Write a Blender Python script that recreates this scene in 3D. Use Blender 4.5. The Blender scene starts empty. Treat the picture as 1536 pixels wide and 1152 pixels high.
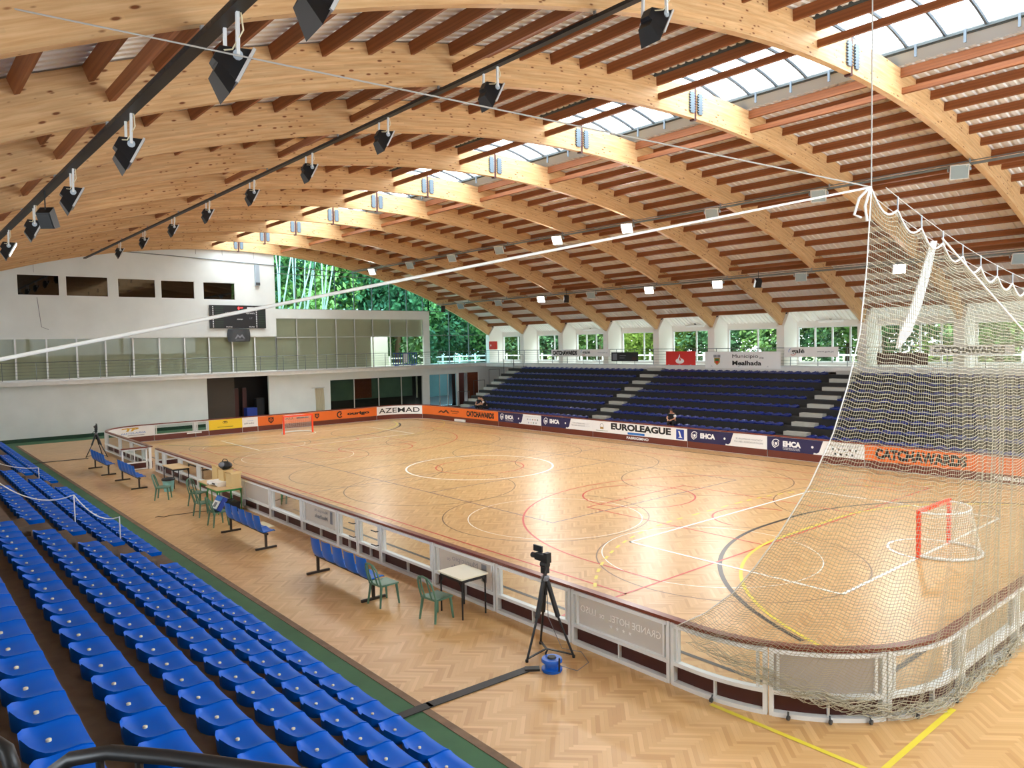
import bpy, bmesh, math, random
from mathutils import Vector, Matrix
random.seed(7)
C = bpy.context.scene.collection
PI = math.pi
ORD = ['first','second','third','fourth','fifth','sixth','seventh','eighth','ninth','tenth','eleventh','twelfth','thirteenth','fourteenth','fifteenth','sixteenth']

# ------------------------------------------------------------ materials
def lin(c):
    return tuple(((v/255/12.92) if v/255 <= .04045 else ((v/255+.055)/1.055)**2.4) for v in c) + (1,)
MATS = {}
def mat(name, rgb, rough=.5, metal=0, spec=.5, coat=0, emit=None, estr=0, bump=None, var=0, vscale=3):
    if name in MATS: return MATS[name]
    m = bpy.data.materials.new(name); m.use_nodes = True
    nt = m.node_tree; b = nt.nodes['Principled BSDF']
    b.inputs['Base Color'].default_value = lin(rgb)
    b.inputs['Roughness'].default_value = rough
    b.inputs['Metallic'].default_value = metal
    b.inputs['Specular IOR Level'].default_value = spec
    b.inputs['Coat Weight'].default_value = coat
    if emit:
        b.inputs['Emission Color'].default_value = lin(emit); b.inputs['Emission Strength'].default_value = estr
    if var:
        tc = nt.nodes.new('ShaderNodeTexCoord'); n = nt.nodes.new('ShaderNodeTexNoise'); n.inputs['Scale'].default_value = vscale
        n.inputs['Detail'].default_value = 5
        nt.links.new(tc.outputs['Object'], n.inputs['Vector'])
        r = nt.nodes.new('ShaderNodeValToRGB')
        l = lin(rgb); k1, k2 = 1-var, 1+var
        r.color_ramp.elements[0].color = (l[0]*k1, l[1]*k1, l[2]*k1, 1); r.color_ramp.elements[0].position = .3
        r.color_ramp.elements[1].color = (min(1,l[0]*k2), min(1,l[1]*k2), min(1,l[2]*k2), 1); r.color_ramp.elements[1].position = .7
        nt.links.new(n.outputs['Fac'], r.inputs['Fac']); nt.links.new(r.outputs['Color'], b.inputs['Base Color'])
    MATS[name] = m
    return m
def node(nt, t, **kw):
    n = nt.nodes.new(t)
    for k, v in kw.items(): setattr(n, k, v)
    return n
def M_(nt, op, a, b=None, c=None):
    n = nt.nodes.new('ShaderNodeMath'); n.operation = op
    for i, x in enumerate((a, b, c)):
        if x is None: continue
        if hasattr(x, 'is_output'): nt.links.new(x, n.inputs[i])
        else: n.inputs[i].default_value = x
    return n.outputs[0]
def glass_mat(name, tint=(255,255,255), gl=.12, rough=.02):
    m = bpy.data.materials.new(name); m.use_nodes = True; nt = m.node_tree; nt.nodes.clear()
    out = node(nt, 'ShaderNodeOutputMaterial'); mix = node(nt, 'ShaderNodeMixShader')
    tr = node(nt, 'ShaderNodeBsdfTransparent'); tr.inputs[0].default_value = lin(tint)
    g = node(nt, 'ShaderNodeBsdfGlossy'); g.inputs['Roughness'].default_value = rough
    fr = node(nt, 'ShaderNodeLayerWeight'); fr.inputs['Blend'].default_value = gl
    nt.links.new(fr.outputs['Fresnel'], mix.inputs[0]); nt.links.new(tr.outputs[0], mix.inputs[1]); nt.links.new(g.outputs[0], mix.inputs[2])
    nt.links.new(mix.outputs[0], out.inputs[0]); MATS[name] = m
    return m
def veil_mat(name, rgb, alpha, rough=.6):
    """a thin sheet that lets part of the light straight through"""
    m = bpy.data.materials.new(name); m.use_nodes = True; nt = m.node_tree; nt.nodes.clear()
    out = node(nt, 'ShaderNodeOutputMaterial'); mix = node(nt, 'ShaderNodeMixShader'); mix2 = node(nt, 'ShaderNodeMixShader')
    tr = node(nt, 'ShaderNodeBsdfTransparent'); d = node(nt, 'ShaderNodeBsdfDiffuse'); t = node(nt, 'ShaderNodeBsdfTranslucent')
    d.inputs[0].default_value = lin(rgb); t.inputs[0].default_value = lin(rgb)
    mix2.inputs[0].default_value = .5; mix.inputs[0].default_value = alpha
    nt.links.new(d.outputs[0], mix2.inputs[1]); nt.links.new(t.outputs[0], mix2.inputs[2])
    nt.links.new(tr.outputs[0], mix.inputs[1]); nt.links.new(mix2.outputs[0], mix.inputs[2])
    nt.links.new(mix.outputs[0], out.inputs[0]); MATS[name] = m
    return m

def timber_mat(name, light, dark, knots=True, uv=True, scale=1.0):
    m = bpy.data.materials.new(name); m.use_nodes = True; nt = m.node_tree; b = nt.nodes['Principled BSDF']
    tc = node(nt, 'ShaderNodeTexCoord')
    src = tc.outputs['UV'] if uv else tc.outputs['Object']
    mp = node(nt, 'ShaderNodeMapping'); mp.inputs['Scale'].default_value = (.5*scale, 9*scale, 9*scale)
    nt.links.new(src, mp.inputs[0])
    n = node(nt, 'ShaderNodeTexNoise'); n.inputs['Scale'].default_value = 2; n.inputs['Detail'].default_value = 6; n.inputs['Roughness'].default_value = .6
    nt.links.new(mp.outputs[0], n.inputs['Vector'])
    r = node(nt, 'ShaderNodeValToRGB')
    r.color_ramp.elements[0].position = .32; r.color_ramp.elements[0].color = lin(dark)
    r.color_ramp.elements[1].position = .68; r.color_ramp.elements[1].color = lin(light)
    nt.links.new(n.outputs['Fac'], r.inputs['Fac'])
    col = r.outputs['Color']
    if knots:
        # laminations 4.5 cm thick
        sep = node(nt, 'ShaderNodeSeparateXYZ'); nt.links.new(src, sep.inputs[0])
        lam = M_(nt, 'FLOOR', M_(nt, 'MULTIPLY', sep.outputs[1], 22.0))
        seg = M_(nt, 'FLOOR', M_(nt, 'ADD', M_(nt, 'MULTIPLY', sep.outputs[0], .33), M_(nt, 'MULTIPLY', lam, .37)))
        cv = node(nt, 'ShaderNodeCombineXYZ'); nt.links.new(lam, cv.inputs[0]); nt.links.new(seg, cv.inputs[1])
        wn = node(nt, 'ShaderNodeTexWhiteNoise', noise_dimensions='2D'); nt.links.new(cv.outputs[0], wn.inputs['Vector'])
        br = node(nt, 'ShaderNodeHueSaturation'); nt.links.new(col, br.inputs['Color'])
        nt.links.new(M_(nt, 'ADD', M_(nt, 'MULTIPLY', wn.outputs[0], .16), .92), br.inputs['Value'])
        mp2 = node(nt, 'ShaderNodeMapping'); mp2.inputs['Scale'].default_value = (4.2, 12, 12); nt.links.new(src, mp2.inputs[0])
        v = node(nt, 'ShaderNodeTexVoronoi'); v.inputs['Scale'].default_value = 1.0; nt.links.new(mp2.outputs[0], v.inputs['Vector'])
        pick = node(nt, 'ShaderNodeSeparateColor'); nt.links.new(v.outputs['Color'], pick.inputs[0])
        sz = M_(nt, 'MULTIPLY', M_(nt, 'GREATER_THAN', pick.outputs[0], .3), M_(nt, 'MULTIPLY', pick.outputs[1], .24))
        k = node(nt, 'ShaderNodeMapRange'); nt.links.new(M_(nt, 'SUBTRACT', v.outputs['Distance'], sz), k.inputs[0])
        k.inputs['From Min'].default_value = -.06; k.inputs['From Max'].default_value = .08; k.inputs['To Min'].default_value = 1; k.inputs['To Max'].default_value = 0
        kk = M_(nt, 'MULTIPLY', k.outputs[0], M_(nt, 'GREATER_THAN', sz, .001))
        mx = node(nt, 'ShaderNodeMix', data_type='RGBA'); nt.links.new(kk, mx.inputs[0])
        nt.links.new(br.outputs[0], mx.inputs[6]); mx.inputs[7].default_value = lin((128,74,36)); col = mx.outputs[2]
    nt.links.new(col, b.inputs['Base Color']); b.inputs['Roughness'].default_value = .55; b.inputs['Specular IOR Level'].default_value = .3
    MATS[name] = m
    return m

def parquet_mat(name):
    """hardwood blocks laid in a chevron"""
    m = bpy.data.materials.new(name); m.use_nodes = True; nt = m.node_tree; b = nt.nodes['Principled BSDF']
    tc = node(nt, 'ShaderNodeTexCoord'); sep = node(nt, 'ShaderNodeSeparateXYZ'); nt.links.new(tc.outputs['Object'], sep.inputs[0])
    w = .058; n = 8.0
    ca = M_(nt, 'DIVIDE', M_(nt, 'ADD', sep.outputs[0], sep.outputs[1]), w*math.sqrt(2)); cb = M_(nt, 'DIVIDE', M_(nt, 'SUBTRACT', sep.outputs[1], sep.outputs[0]), w*math.sqrt(2))
    ia = M_(nt, 'FLOOR', ca); ib = M_(nt, 'FLOOR', cb)
    k = M_(nt, 'FLOORED_MODULO', M_(nt, 'SUBTRACT', ia, ib), 2*n)
    hz = M_(nt, 'LESS_THAN', k, n-.5); vt = M_(nt, 'SUBTRACT', 1.0, hz)
    id1 = M_(nt, 'SUBTRACT', ia, M_(nt, 'MULTIPLY', hz, k)); id2 = M_(nt, 'ADD', ib, M_(nt, 'MULTIPLY', vt, k))
    cv = node(nt, 'ShaderNodeCombineXYZ'); nt.links.new(M_(nt, 'ADD', id1, M_(nt, 'MULTIPLY', hz, 917.3)), cv.inputs[0]); nt.links.new(id2, cv.inputs[1])
    wn = node(nt, 'ShaderNodeTexWhiteNoise', noise_dimensions='2D'); nt.links.new(cv.outputs[0], wn.inputs['Vector'])
    v = M_(nt, 'ADD', M_(nt, 'MULTIPLY', hz, cb), M_(nt, 'MULTIPLY', vt, ca))
    r = node(nt, 'ShaderNodeValToRGB')
    els = r.color_ramp.elements
    els[0].position = 0; els[0].color = lin((192,146,92)); els[1].position = 1; els[1].color = lin((218,176,122))
    e = els.new(.25); e.color = lin((203,159,104)); e = els.new(.8); e.color = lin((210,168,114))
    nt.links.new(wn.outputs[0], r.inputs['Fac'])
    mp = node(nt, 'ShaderNodeMapping'); mp.inputs['Scale'].default_value = (.25,.25,.25); nt.links.new(tc.outputs['Object'], mp.inputs[0])
    n = node(nt, 'ShaderNodeTexNoise'); n.inputs['Scale'].default_value = 1.2; n.inputs['Detail'].default_value = 4; nt.links.new(mp.outputs[0], n.inputs['Vector'])
    hs = node(nt, 'ShaderNodeHueSaturation'); nt.links.new(r.outputs[0], hs.inputs['Color'])
    nt.links.new(M_(nt, 'ADD', M_(nt, 'MULTIPLY', n.outputs['Fac'], .25), .86), hs.inputs['Value'])
    fr = M_(nt, 'FRACT', v); seam = M_(nt, 'LESS_THAN', fr, .05)
    mx = node(nt, 'ShaderNodeMix', data_type='RGBA'); nt.links.new(M_(nt, 'MULTIPLY', seam, .22), mx.inputs[0])
    nt.links.new(hs.outputs[0], mx.inputs[6]); mx.inputs[7].default_value = lin((120,78,40))
    nt.links.new(mx.outputs[2], b.inputs['Base Color'])
    b.inputs['Roughness'].default_value = .32; b.inputs['Specular IOR Level'].default_value = .36
    MATS[name] = m
    return m

timber_mat('glulam', (224,187,138), (200,153,101))
timber_mat('purlin_wood', (158,96,54), (118,66,34), knots=False, uv=False)
timber_mat('door_wood', (120,62,36), (88,42,24), knots=False, uv=False)
parquet_mat('parquet')
mat('deck', (240,238,231), .5, .0, .4)
mat('wall_paint', (222,226,222), .8, var=.05, vscale=.7)
mat('wall_white', (238,234,226), .8)
mat('fascia', (222,220,213), .7, var=.05)
mat('alu', (206,208,206), .4, .35)
mat('white_metal', (232,234,232), .4)
mat('steel', (150,156,160), .4, .6)
mat('rail_steel', (120,128,128), .45, .4)
mat('dark_steel', (70,72,74), .5, .3)
mat('plate_grey', (104,118,128), .5, .5)
mat('bar_grey', (92,102,110), .5, .3)
mat('kerb_grey', (70,78,78), .6)
mat('galv', (176,190,200), .45, .5)
mat('black', (22,22,23), .5)
mat('black_plastic', (30,31,33), .4)
mat('rubber', (20,20,20), .8)
mat('tape', (40,38,36), .55)
mat('handrail_wood', (116,46,26), .3, coat=.3)
mat('kick_brown', (104,44,26), .45)
mat('kick_dark', (70,24,16), .45)
mat('seat_blue', (0,96,210), .38, spec=.12)
mat('seat_far_shaded', (10,32,112), .35)  # seat blue darkened: the far stand's dim light is put into the colour
mat('bench_blue', (10,100,196), .4)
mat('bench_metal', (58,48,42), .5, .4)
mat('tread', (104,88,74), .8, var=.15, vscale=6)
mat('stand_dark', (34,31,29), .8)
mat('step_grey', (176,174,164), .8)
mat('green_paint', (62,106,72), .7, var=.12, vscale=2)
mat('green_dark', (30,66,46), .6)
mat('kerb', (128,104,84), .8, var=.2, vscale=4)
mat('chair_green', (84,122,100), .4)
mat('table_top', (226,220,196), .4)
mat('table_wood', (222,190,140), .45)
mat('cardboard', (216,186,128), .7)
mat('cream', (236,226,190), .6)
mat('white', (244,244,240), .5)
mat('paper', (236,236,232), .7)
mat('orange', (232,112,38), .5)
mat('goal_red', (248,72,30), .4)
mat('navy', (34,30,74), .5)
mat('ink', (20,18,18), .6)
mat('ink_brown', (60,26,16), .6)
mat('yellow', (240,205,40), .5)
mat('gold', (206,160,50), .5)
mat('grey_ink', (120,122,128), .6)
mat('blue_ink', (24,110,190), .5)
mat('deep_blue', (30,60,150), .5)
mat('red', (214,40,32), .5)
mat('pale_blue_ink', (130,160,205), .6)
mat('crest_gold', (180,140,60), .6)
mat('crest_green', (60,110,60), .6)
mat('reel_blue', (14,90,190), .35)
mat('bin_teal', (130,190,190), .5)
mat('rope', (238,238,232), .7)
mat('net', (172,164,140), .8)
mat('goal_net', (240,238,230), .8)
mat('wire', (190,188,180), .5)
mat('line_white', (246,244,236), .35)
mat('line_yellow', (226,206,62), .35)
mat('line_red', (200,48,28), .35)
mat('line_black', (44,34,28), .35)
mat('line_purple', (104,80,96), .35)
mat('line_thin', (120,88,58), .35)
mat('lens_dark', (150,170,176), .1, .3)
mat('lens_lit', (255,255,255), .3, emit=(255,250,240), estr=5)
mat('tube_lit', (255,255,255), .3, emit=(255,250,240), estr=9)
mat('red_led', (255,60,60), .4, emit=(255,40,40), estr=4)
mat('screen_text', (225,225,225), .6)
mat('shutter', (72,62,52), .6)
mat('skin', (206,152,122), .55)
mat('hair', (40,28,20), .6)
mat('cloth_black', (24,24,28), .8)
mat('cloth_white', (226,226,226), .8)
mat('curtain', (196,186,160), .85)
mat('blind', (210,207,193), .85, var=.06, vscale=.5)
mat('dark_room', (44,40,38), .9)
mat('green_room', (92,116,104), .8, var=.2, vscale=.8)
mat('barrier_blue', (20,60,140), .5)
mat('ground_out', (112,132,72), .95, var=.25, vscale=.4)
mat('paving', (196,192,184), .9)
mat('bark', (96,78,60), .9)
mat('pale_bark', (196,192,178), .9)
mat('lamp_globe', (250,250,245), .4)
glass_mat('glass', (238,246,244), .1)
glass_mat('glass_blue', (182,238,250), .2)
glass_mat('glass_dim', (232,240,228), .22)
glass_mat('glass_dark', (90,96,98), .4)
glass_mat('plexi', (246,248,246), .08, .05)
veil_mat('plexi_grey', (196,192,186), .72)
veil_mat('skylight_sheet', (250,252,255), .25)
def leaf_mat(name, c1, c2):
    m = bpy.data.materials.new(name); m.use_nodes = True; nt = m.node_tree; b = nt.nodes['Principled BSDF']
    g = node(nt, 'ShaderNodeTexCoord'); n = node(nt, 'ShaderNodeTexNoise'); n.inputs['Scale'].default_value = 1.6; n.inputs['Detail'].default_value = 6
    nt.links.new(g.outputs['Object'], n.inputs['Vector'])
    r = node(nt, 'ShaderNodeValToRGB'); r.color_ramp.elements[0].position = .35; r.color_ramp.elements[0].color = lin(c1)
    r.color_ramp.elements[1].position = .65; r.color_ramp.elements[1].color = lin(c2)
    nt.links.new(n.outputs['Fac'], r.inputs[0]); nt.links.new(r.outputs[0], b.inputs['Base Color']); b.inputs['Roughness'].default_value = .7
    MATS[name] = m
leaf_mat('leaf_mid', (48,90,46), (116,150,72))
leaf_mat('leaf_dark', (34,74,48), (80,122,70))
leaf_mat('leaf_light', (92,128,52), (168,186,92))

# ------------------------------------------------------------ mesh building
class MB:
    def __init__(s): s.v = []; s.f = []; s.uv = {}
    def add(s, vs, fs):
        b = len(s.v); s.v += [tuple(p) for p in vs]; s.f += [tuple(b+i for i in f) for f in fs]; return s
    def box(s, x0, x1, y0, y1, z0, z1):
        return s.add([(x0,y0,z0),(x1,y0,z0),(x1,y1,z0),(x0,y1,z0),(x0,y0,z1),(x1,y0,z1),(x1,y1,z1),(x0,y1,z1)],
                     [(3,2,1,0),(4,5,6,7),(0,1,5,4),(1,2,6,5),(2,3,7,6),(3,0,4,7)])
    def cbox(s, c, d): return s.box(c[0]-d[0]/2, c[0]+d[0]/2, c[1]-d[1]/2, c[1]+d[1]/2, c[2]-d[2]/2, c[2]+d[2]/2)
    def bar(s, p, q, w, h=None, up=(0,0,1)):
        h = h or w; p = Vector(p); q = Vector(q); d = (q-p).normalized(); u = Vector(up)
        if abs(d.dot(u)) > .98: u = Vector((1,0,0))
        a = d.cross(u).normalized(); c = a.cross(d)
        vs = [e + a*sx*w/2 + c*sz*h/2 for e in (p, q) for sx, sz in ((-1,-1),(1,-1),(1,1),(-1,1))]
        return s.add(vs, [(3,2,1,0),(4,5,6,7),(0,1,5,4),(1,2,6,5),(2,3,7,6),(3,0,4,7)])
    def tube(s, pts, r, n=8, closed=False, caps=True):
        pts = [Vector(p) for p in pts]; m = len(pts); rs = r if isinstance(r, (list, tuple)) else [r]*m
        prev = None; vs = []
        for i, p in enumerate(pts):
            d = (pts[(i+1) % m] - pts[i-1]) if closed else (pts[min(i+1,m-1)] - pts[max(i-1,0)])
            d = d.normalized() if d.length > 1e-9 else Vector((0,0,1))
            if prev is None:
                u = Vector((0,0,1)) if abs(d.z) < .9 else Vector((1,0,0)); a = d.cross(u).normalized()
            else:
                a = prev - d*prev.dot(d); a = a.normalized() if a.length > 1e-6 else d.orthogonal().normalized()
            prev = a; c = d.cross(a)
            vs += [p + (a*math.cos(2*PI*k/n) + c*math.sin(2*PI*k/n))*rs[i] for k in range(n)]
        fs = []
        for i in range(m if closed else m-1):
            j = (i+1) % m
            fs += [(i*n+k, i*n+(k+1) % n, j*n+(k+1) % n, j*n+k) for k in range(n)]
        if caps and not closed: fs += [tuple(range(n))[::-1], tuple((m-1)*n+k for k in range(n))]
        return s.add(vs, fs)
    def lathe(s, prof, c=(0,0,0), n=24, axis='z', cap=True):
        vs = []
        for r, h in prof:
            for k in range(n):
                a = 2*PI*k/n; x, y = r*math.cos(a), r*math.sin(a)
                p = (x,y,h) if axis == 'z' else ((h,x,y) if axis == 'x' else (x,h,y))
                vs.append((c[0]+p[0], c[1]+p[1], c[2]+p[2]))
        fs = [(i*n+k, i*n+(k+1) % n, (i+1)*n+(k+1) % n, (i+1)*n+k) for i in range(len(prof)-1) for k in range(n)]
        if cap: fs += [tuple(range(n))[::-1], tuple((len(prof)-1)*n+k for k in range(n))]
        return s.add(vs, fs)
    def grid(s, fn, nu, nv, uvfn=None):
        b = len(s.v)
        s.v += [tuple(fn(i/nu, j/nv)) for i in range(nu+1) for j in range(nv+1)]
        for i in range(nu):
            for j in range(nv):
                s.f.append((b+i*(nv+1)+j, b+(i+1)*(nv+1)+j, b+(i+1)*(nv+1)+j+1, b+i*(nv+1)+j+1))
        return s
    def prism(s, poly, fn0, fn1):
        """poly: 2-D outline; fn0, fn1 put it at either end"""
        n = len(poly)
        return s.add([fn0(*p) for p in poly] + [fn1(*p) for p in poly],
                     [tuple(range(n))[::-1], tuple(range(n, 2*n))] + [(k, (k+1) % n, n+(k+1) % n, n+k) for k in range(n)])
    def mesh(s, name, m, smooth=False, origin=(0,0,0)):
        me = bpy.data.meshes.new(name)
        ox, oy, oz = origin
        me.from_pydata([(x-ox, y-oy, z-oz) for x, y, z in s.v], [], s.f)
        me.materials.append(MATS[m] if isinstance(m, str) else m)
        if smooth:
            me.polygons.foreach_set('use_smooth', [True]*len(me.polygons))
            if smooth != 'all':
                try: me.set_sharp_from_angle(angle=math.radians(40))
                except Exception: pass
        me.update()
        return me
    def build(s, name, m, parent=None, smooth=False, origin=None):
        """vertices are given in the parent's own space unless origin (the parent's place) is passed"""
        me = s.mesh(name, m, smooth, origin or (0,0,0))
        o = bpy.data.objects.new(name, me); C.objects.link(o)
        if parent is not None: o.parent = parent
        elif origin: o.location = origin
        return o
def tag(o, label=None, cat=None, group=None, kind=None):
    if label: o['label'] = label
    if cat: o['category'] = cat
    if group: o['group'] = group
    if kind: o['kind'] = kind
    return o
def thing(name, label, cat, loc=(0,0,0), rz=0, group=None, kind=None):
    o = bpy.data.objects.new(name, None); C.objects.link(o); o.location = loc; o.rotation_euler = (0,0,rz)
    o.empty_display_size = .1
    return tag(o, label, cat, group, kind)
KIDS = {}
def copy_tree(o, parent=None):
    c = o.copy(); C.objects.link(c)
    if parent is not None: c.parent = parent
    for ch in list(o.children): copy_tree(ch, c)
    return c
def struct(name, b, m, label=None, cat=None, parent=None, smooth=False):
    o = b.build(name, m, parent, smooth)
    if parent is None: tag(o, label, cat, None, 'structure')
    return o

# ------------------------------------------------------------ lettering
_txt = {}
def text_geo(t, bold=0, shear=0, space=1):
    k = (t, bold, shear, space)
    if k in _txt: return _txt[k]
    cu = bpy.data.curves.new('lettering', 'FONT'); cu.body = t; cu.size = 1; cu.offset = bold; cu.shear = shear; cu.space_character = space
    cu.resolution_u = 3
    o = bpy.data.objects.new('lettering', cu); C.objects.link(o)
    dg = bpy.context.evaluated_depsgraph_get(); dg.update()
    me = bpy.data.meshes.new_from_object(o.evaluated_get(dg))
    v = [(p.co.x, p.co.y) for p in me.vertices]; f = [tuple(p.vertices) for p in me.polygons]
    bpy.data.objects.remove(o); bpy.data.curves.remove(cu); bpy.data.meshes.remove(me)
    x0 = min(p[0] for p in v); x1 = max(p[0] for p in v); y0 = min(p[1] for p in v); y1 = max(p[1] for p in v)
    v = [((x-x0)/(x1-x0), (y-y0)/(y1-y0)) for x, y in v]
    _txt[k] = (v, f)
    return _txt[k]
class Art:
    """flat printing laid on a surface by fn(x, z, lift)"""
    def __init__(s, fn): s.fn = fn; s.layers = {}
    def L(s, m): return s.layers.setdefault(m, MB())
    def text(s, t, x0, x1, z0, z1, m, bold=.02, shear=0, lift=1, space=1):
        v, f = text_geo(t, bold, shear, space)
        s.L(m).add([s.fn(x0+(x1-x0)*a, z0+(z1-z0)*b, lift) for a, b in v], f)
    def poly(s, pts, m, lift=1): s.L(m).add([s.fn(x, z, lift) for x, z in pts], [tuple(range(len(pts)))])
    def rect(s, x0, x1, z0, z1, m, lift=1, n=1):
        for k in range(n):
            a = x0+(x1-x0)*k/n; b = x0+(x1-x0)*(k+1)/n
            s.poly([(a,z0),(b,z0),(b,z1),(a,z1)], m, lift)
    def disc(s, x, z, r, m, lift=1, n=20, sx=1): s.poly([(x+sx*r*math.cos(2*PI*k/n), z+r*math.sin(2*PI*k/n)) for k in range(n)], m, lift)
    def ring(s, x, z, r, w, m, a0=0, a1=2*PI, lift=1, n=24):
        for k in range(n):
            a = a0+(a1-a0)*k/n; b = a0+(a1-a0)*(k+1)/n
            s.poly([(x+(r-w)*math.cos(a), z+(r-w)*math.sin(a)), (x+r*math.cos(a), z+r*math.sin(a)),
                    (x+r*math.cos(b), z+r*math.sin(b)), (x+(r-w)*math.cos(b), z+(r-w)*math.sin(b))], m, lift)
    def build(s, parent, name='lettering', origin=None):
        for m, b in s.layers.items():
            b.build(name if m not in NAMES else NAMES[m], m, parent, origin=origin)
NAMES = {}
# camera solved from the rink's known dimensions (focal length in pixels of a 1536 px wide frame, position, axes)
CF = 1122.11760285743
CP = (24.176186851882193, -18.662100956190255, 5.0248741167624456)
CR = [[0.6471310254040203, 0.7621291062436949, -0.01951054524424903], [0.028605843960643598, -0.049847231070232007, -0.99834711360625], [-0.7618419400707999, 0.6455032757243125, -0.05405903604710225]]
SKY = 4.0
EXPO = 1.45
# ------------------------------------------------------------ roof geometry shared by many things
AX = [24.4, 19.85, 15.19, 10.54, 5.87, 1.16, -3.55, -7.9, -12.45, -17.1, -21.6, -26.04]     # arch planes
YC, ZC, RA, DA = -.3, -31.75, 43.3, .86
def arc(y, off=0):                       # height of the arch underside (+off outward) over y
    return ZC + math.sqrt((RA+off)**2 - (y-YC)**2)
def arcp(y, off=0):
    """point on the radius through the underside at y, moved outward by off"""
    a = math.asin((y-YC)/RA); return (YC+(RA+off)*math.sin(a), ZC+(RA+off)*math.cos(a), a)
PH = 3.45                                # gallery level
# ------------------------------------------------------------ floor and court lines
b = MB().box(-24.0, 27.3, -13.07, 14.15, -.1, 0)
floor = struct('floor', b, 'parquet', 'herringbone parquet sports hall floor with painted court lines', 'floor')
struct('trim_1', MB().box(-25.6, 27.3, -14.3, -13.19, -.1, -.002).box(-25.6, -24.0, -13.19, 14.15, -.1, -.002), 'green_paint', 'green painted strip between the parquet and the near stand', 'floor strip')
struct('trim_2', MB().box(-24.0, 27.3, -13.19, -13.07, -.1, .004), 'kerb', 'worn kerb edging the parquet beside the green strip', 'edging')
struct('floor_outer', MB().box(-25.6, 27.3, -23, -14.3, -.1, -.01).box(-27, 27.3, 14.15, 23, -.1, -.01).box(-31, -25.6, -23, 14.15, -.1, -.01), 'stand_dark', 'dark floor under the stands', 'floor')
_lz = [.0015]
def lines(m, segs, w=.05, dash=0):
    b = MB(); z = _lz[0]; _lz[0] += .0004
    for pts in segs:
        for i in range(len(pts)-1):
            if dash and i % 2: continue
            p = Vector((*pts[i], 0)); q = Vector((*pts[i+1], 0)); d = (q-p).normalized(); n = Vector((-d.y, d.x, 0))*w/2
            e = d*(w/2 if len(pts) < 6 else 0)
            b.add([(v.x, v.y, z) for v in (p-e-n, q+e-n, q+e+n, p-e+n)], [(0,1,2,3)])
    return b.build('court_marking', m, floor)
def circ(cx, cy, r, a0=0, a1=360, n=64): return [(cx+r*math.cos(math.radians(a0+(a1-a0)*i/n)), cy+r*math.sin(math.radians(a0+(a1-a0)*i/n))) for i in range(n+1)]
def rect(x0, x1, y0, y1): return [(x0,y0),(x1,y0),(x1,y1),(x0,y1),(x0,y0)]
G = 17.33
thin, thinw = [], []
for sx in (1, -1):
    for cy in (-3.95, 3.95):
        thin += [circ(sx*c, cy, 3.0) for c in (14.37, 8.2, 2.24)]
        thinw += [circ(sx*c, cy, 2.5) for c in (13.86, 8.6, 3.3)]
lines('line_thin', thin, .035); lines('line_white', thinw[:2]+thinw[6:8], .025)
lines('line_purple', [rect(-9.1, 9.1, -4.5, 4.5), [(-3,-4.5),(-3,4.5)], [(3,-4.5),(3,4.5)], [(0,-9.9),(0,9.9)]], .045)
blk = []
for s in (1, -1):
    blk.append([(s*x, y) for x, y in circ(20.35, .6, 7.0, 112, 180, 30)] + [(s*x, y) for x, y in circ(20.35, -.6, 7.0, 180, 250, 30)])
lines('line_black', blk, .1)
lines('line_black', [rect(-19.45, 19.45, -9.0, 9.0)], .09)
red = [[(14.4,-9.6),(14.4,7.53),(-14.4,7.53),(-14.4,-7.53),(14.4,-7.53)], circ(0, 0, 1.8)]
for s in (1, -1):
    red += [[(s*14.4,-2.4),(s*8.4,-2.4),(s*8.4,2.4),(s*14.4,2.4)], circ(s*8.4, 0, 1.8), circ(s*12.75, 0, 1.25, 90*s if s > 0 else -90, 90*s+180 if s > 0 else 90, 24)]
    a = [(x, y) for x, y in circ(12.45, 0, 6.42, 90, 270, 48)]
    red.append([(s*x, y) for x, y in [(14.4, 6.42)]+a+[(14.4, -6.42)]])
lines('line_red', red, .055)
yel, dsh = [], []
for s in (1, -1):
    yel.append([(s*x, y) for x, y in circ(20.3, 1.5, 6.02, 105, 180, 30)] + [(s*x, y) for x, y in circ(20.3, -1.5, 6.02, 180, 255, 30)])
    dsh.append([(s*x, y) for x, y in circ(20.3, 1.5, 9.03, 110, 180, 44)] + [(s*11.27, 1.1-.36*i) for i in range(7)] + [(s*x, y) for x, y in circ(20.3, -1.5, 9.03, 180, 250, 44)])
lines('line_yellow', yel, .075); lines('line_yellow', dsh, .07, dash=1)
lines('line_yellow', [[(18.25,-10.13),(20.48,-10.13),(20.48,-7.9)]], .075)
wh = [circ(0, 0, 3.0)]
for s in (1, -1): wh += [[(s*G,-4.5),(s*(G-5.4),-4.5),(s*(G-5.4),4.5),(s*G,4.5),(s*G,-4.5)], circ(s*G, 0, .97, 90 if s > 0 else -90, 270 if s > 0 else 90, 32)]
lines('line_white', wh, .075)

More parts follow.
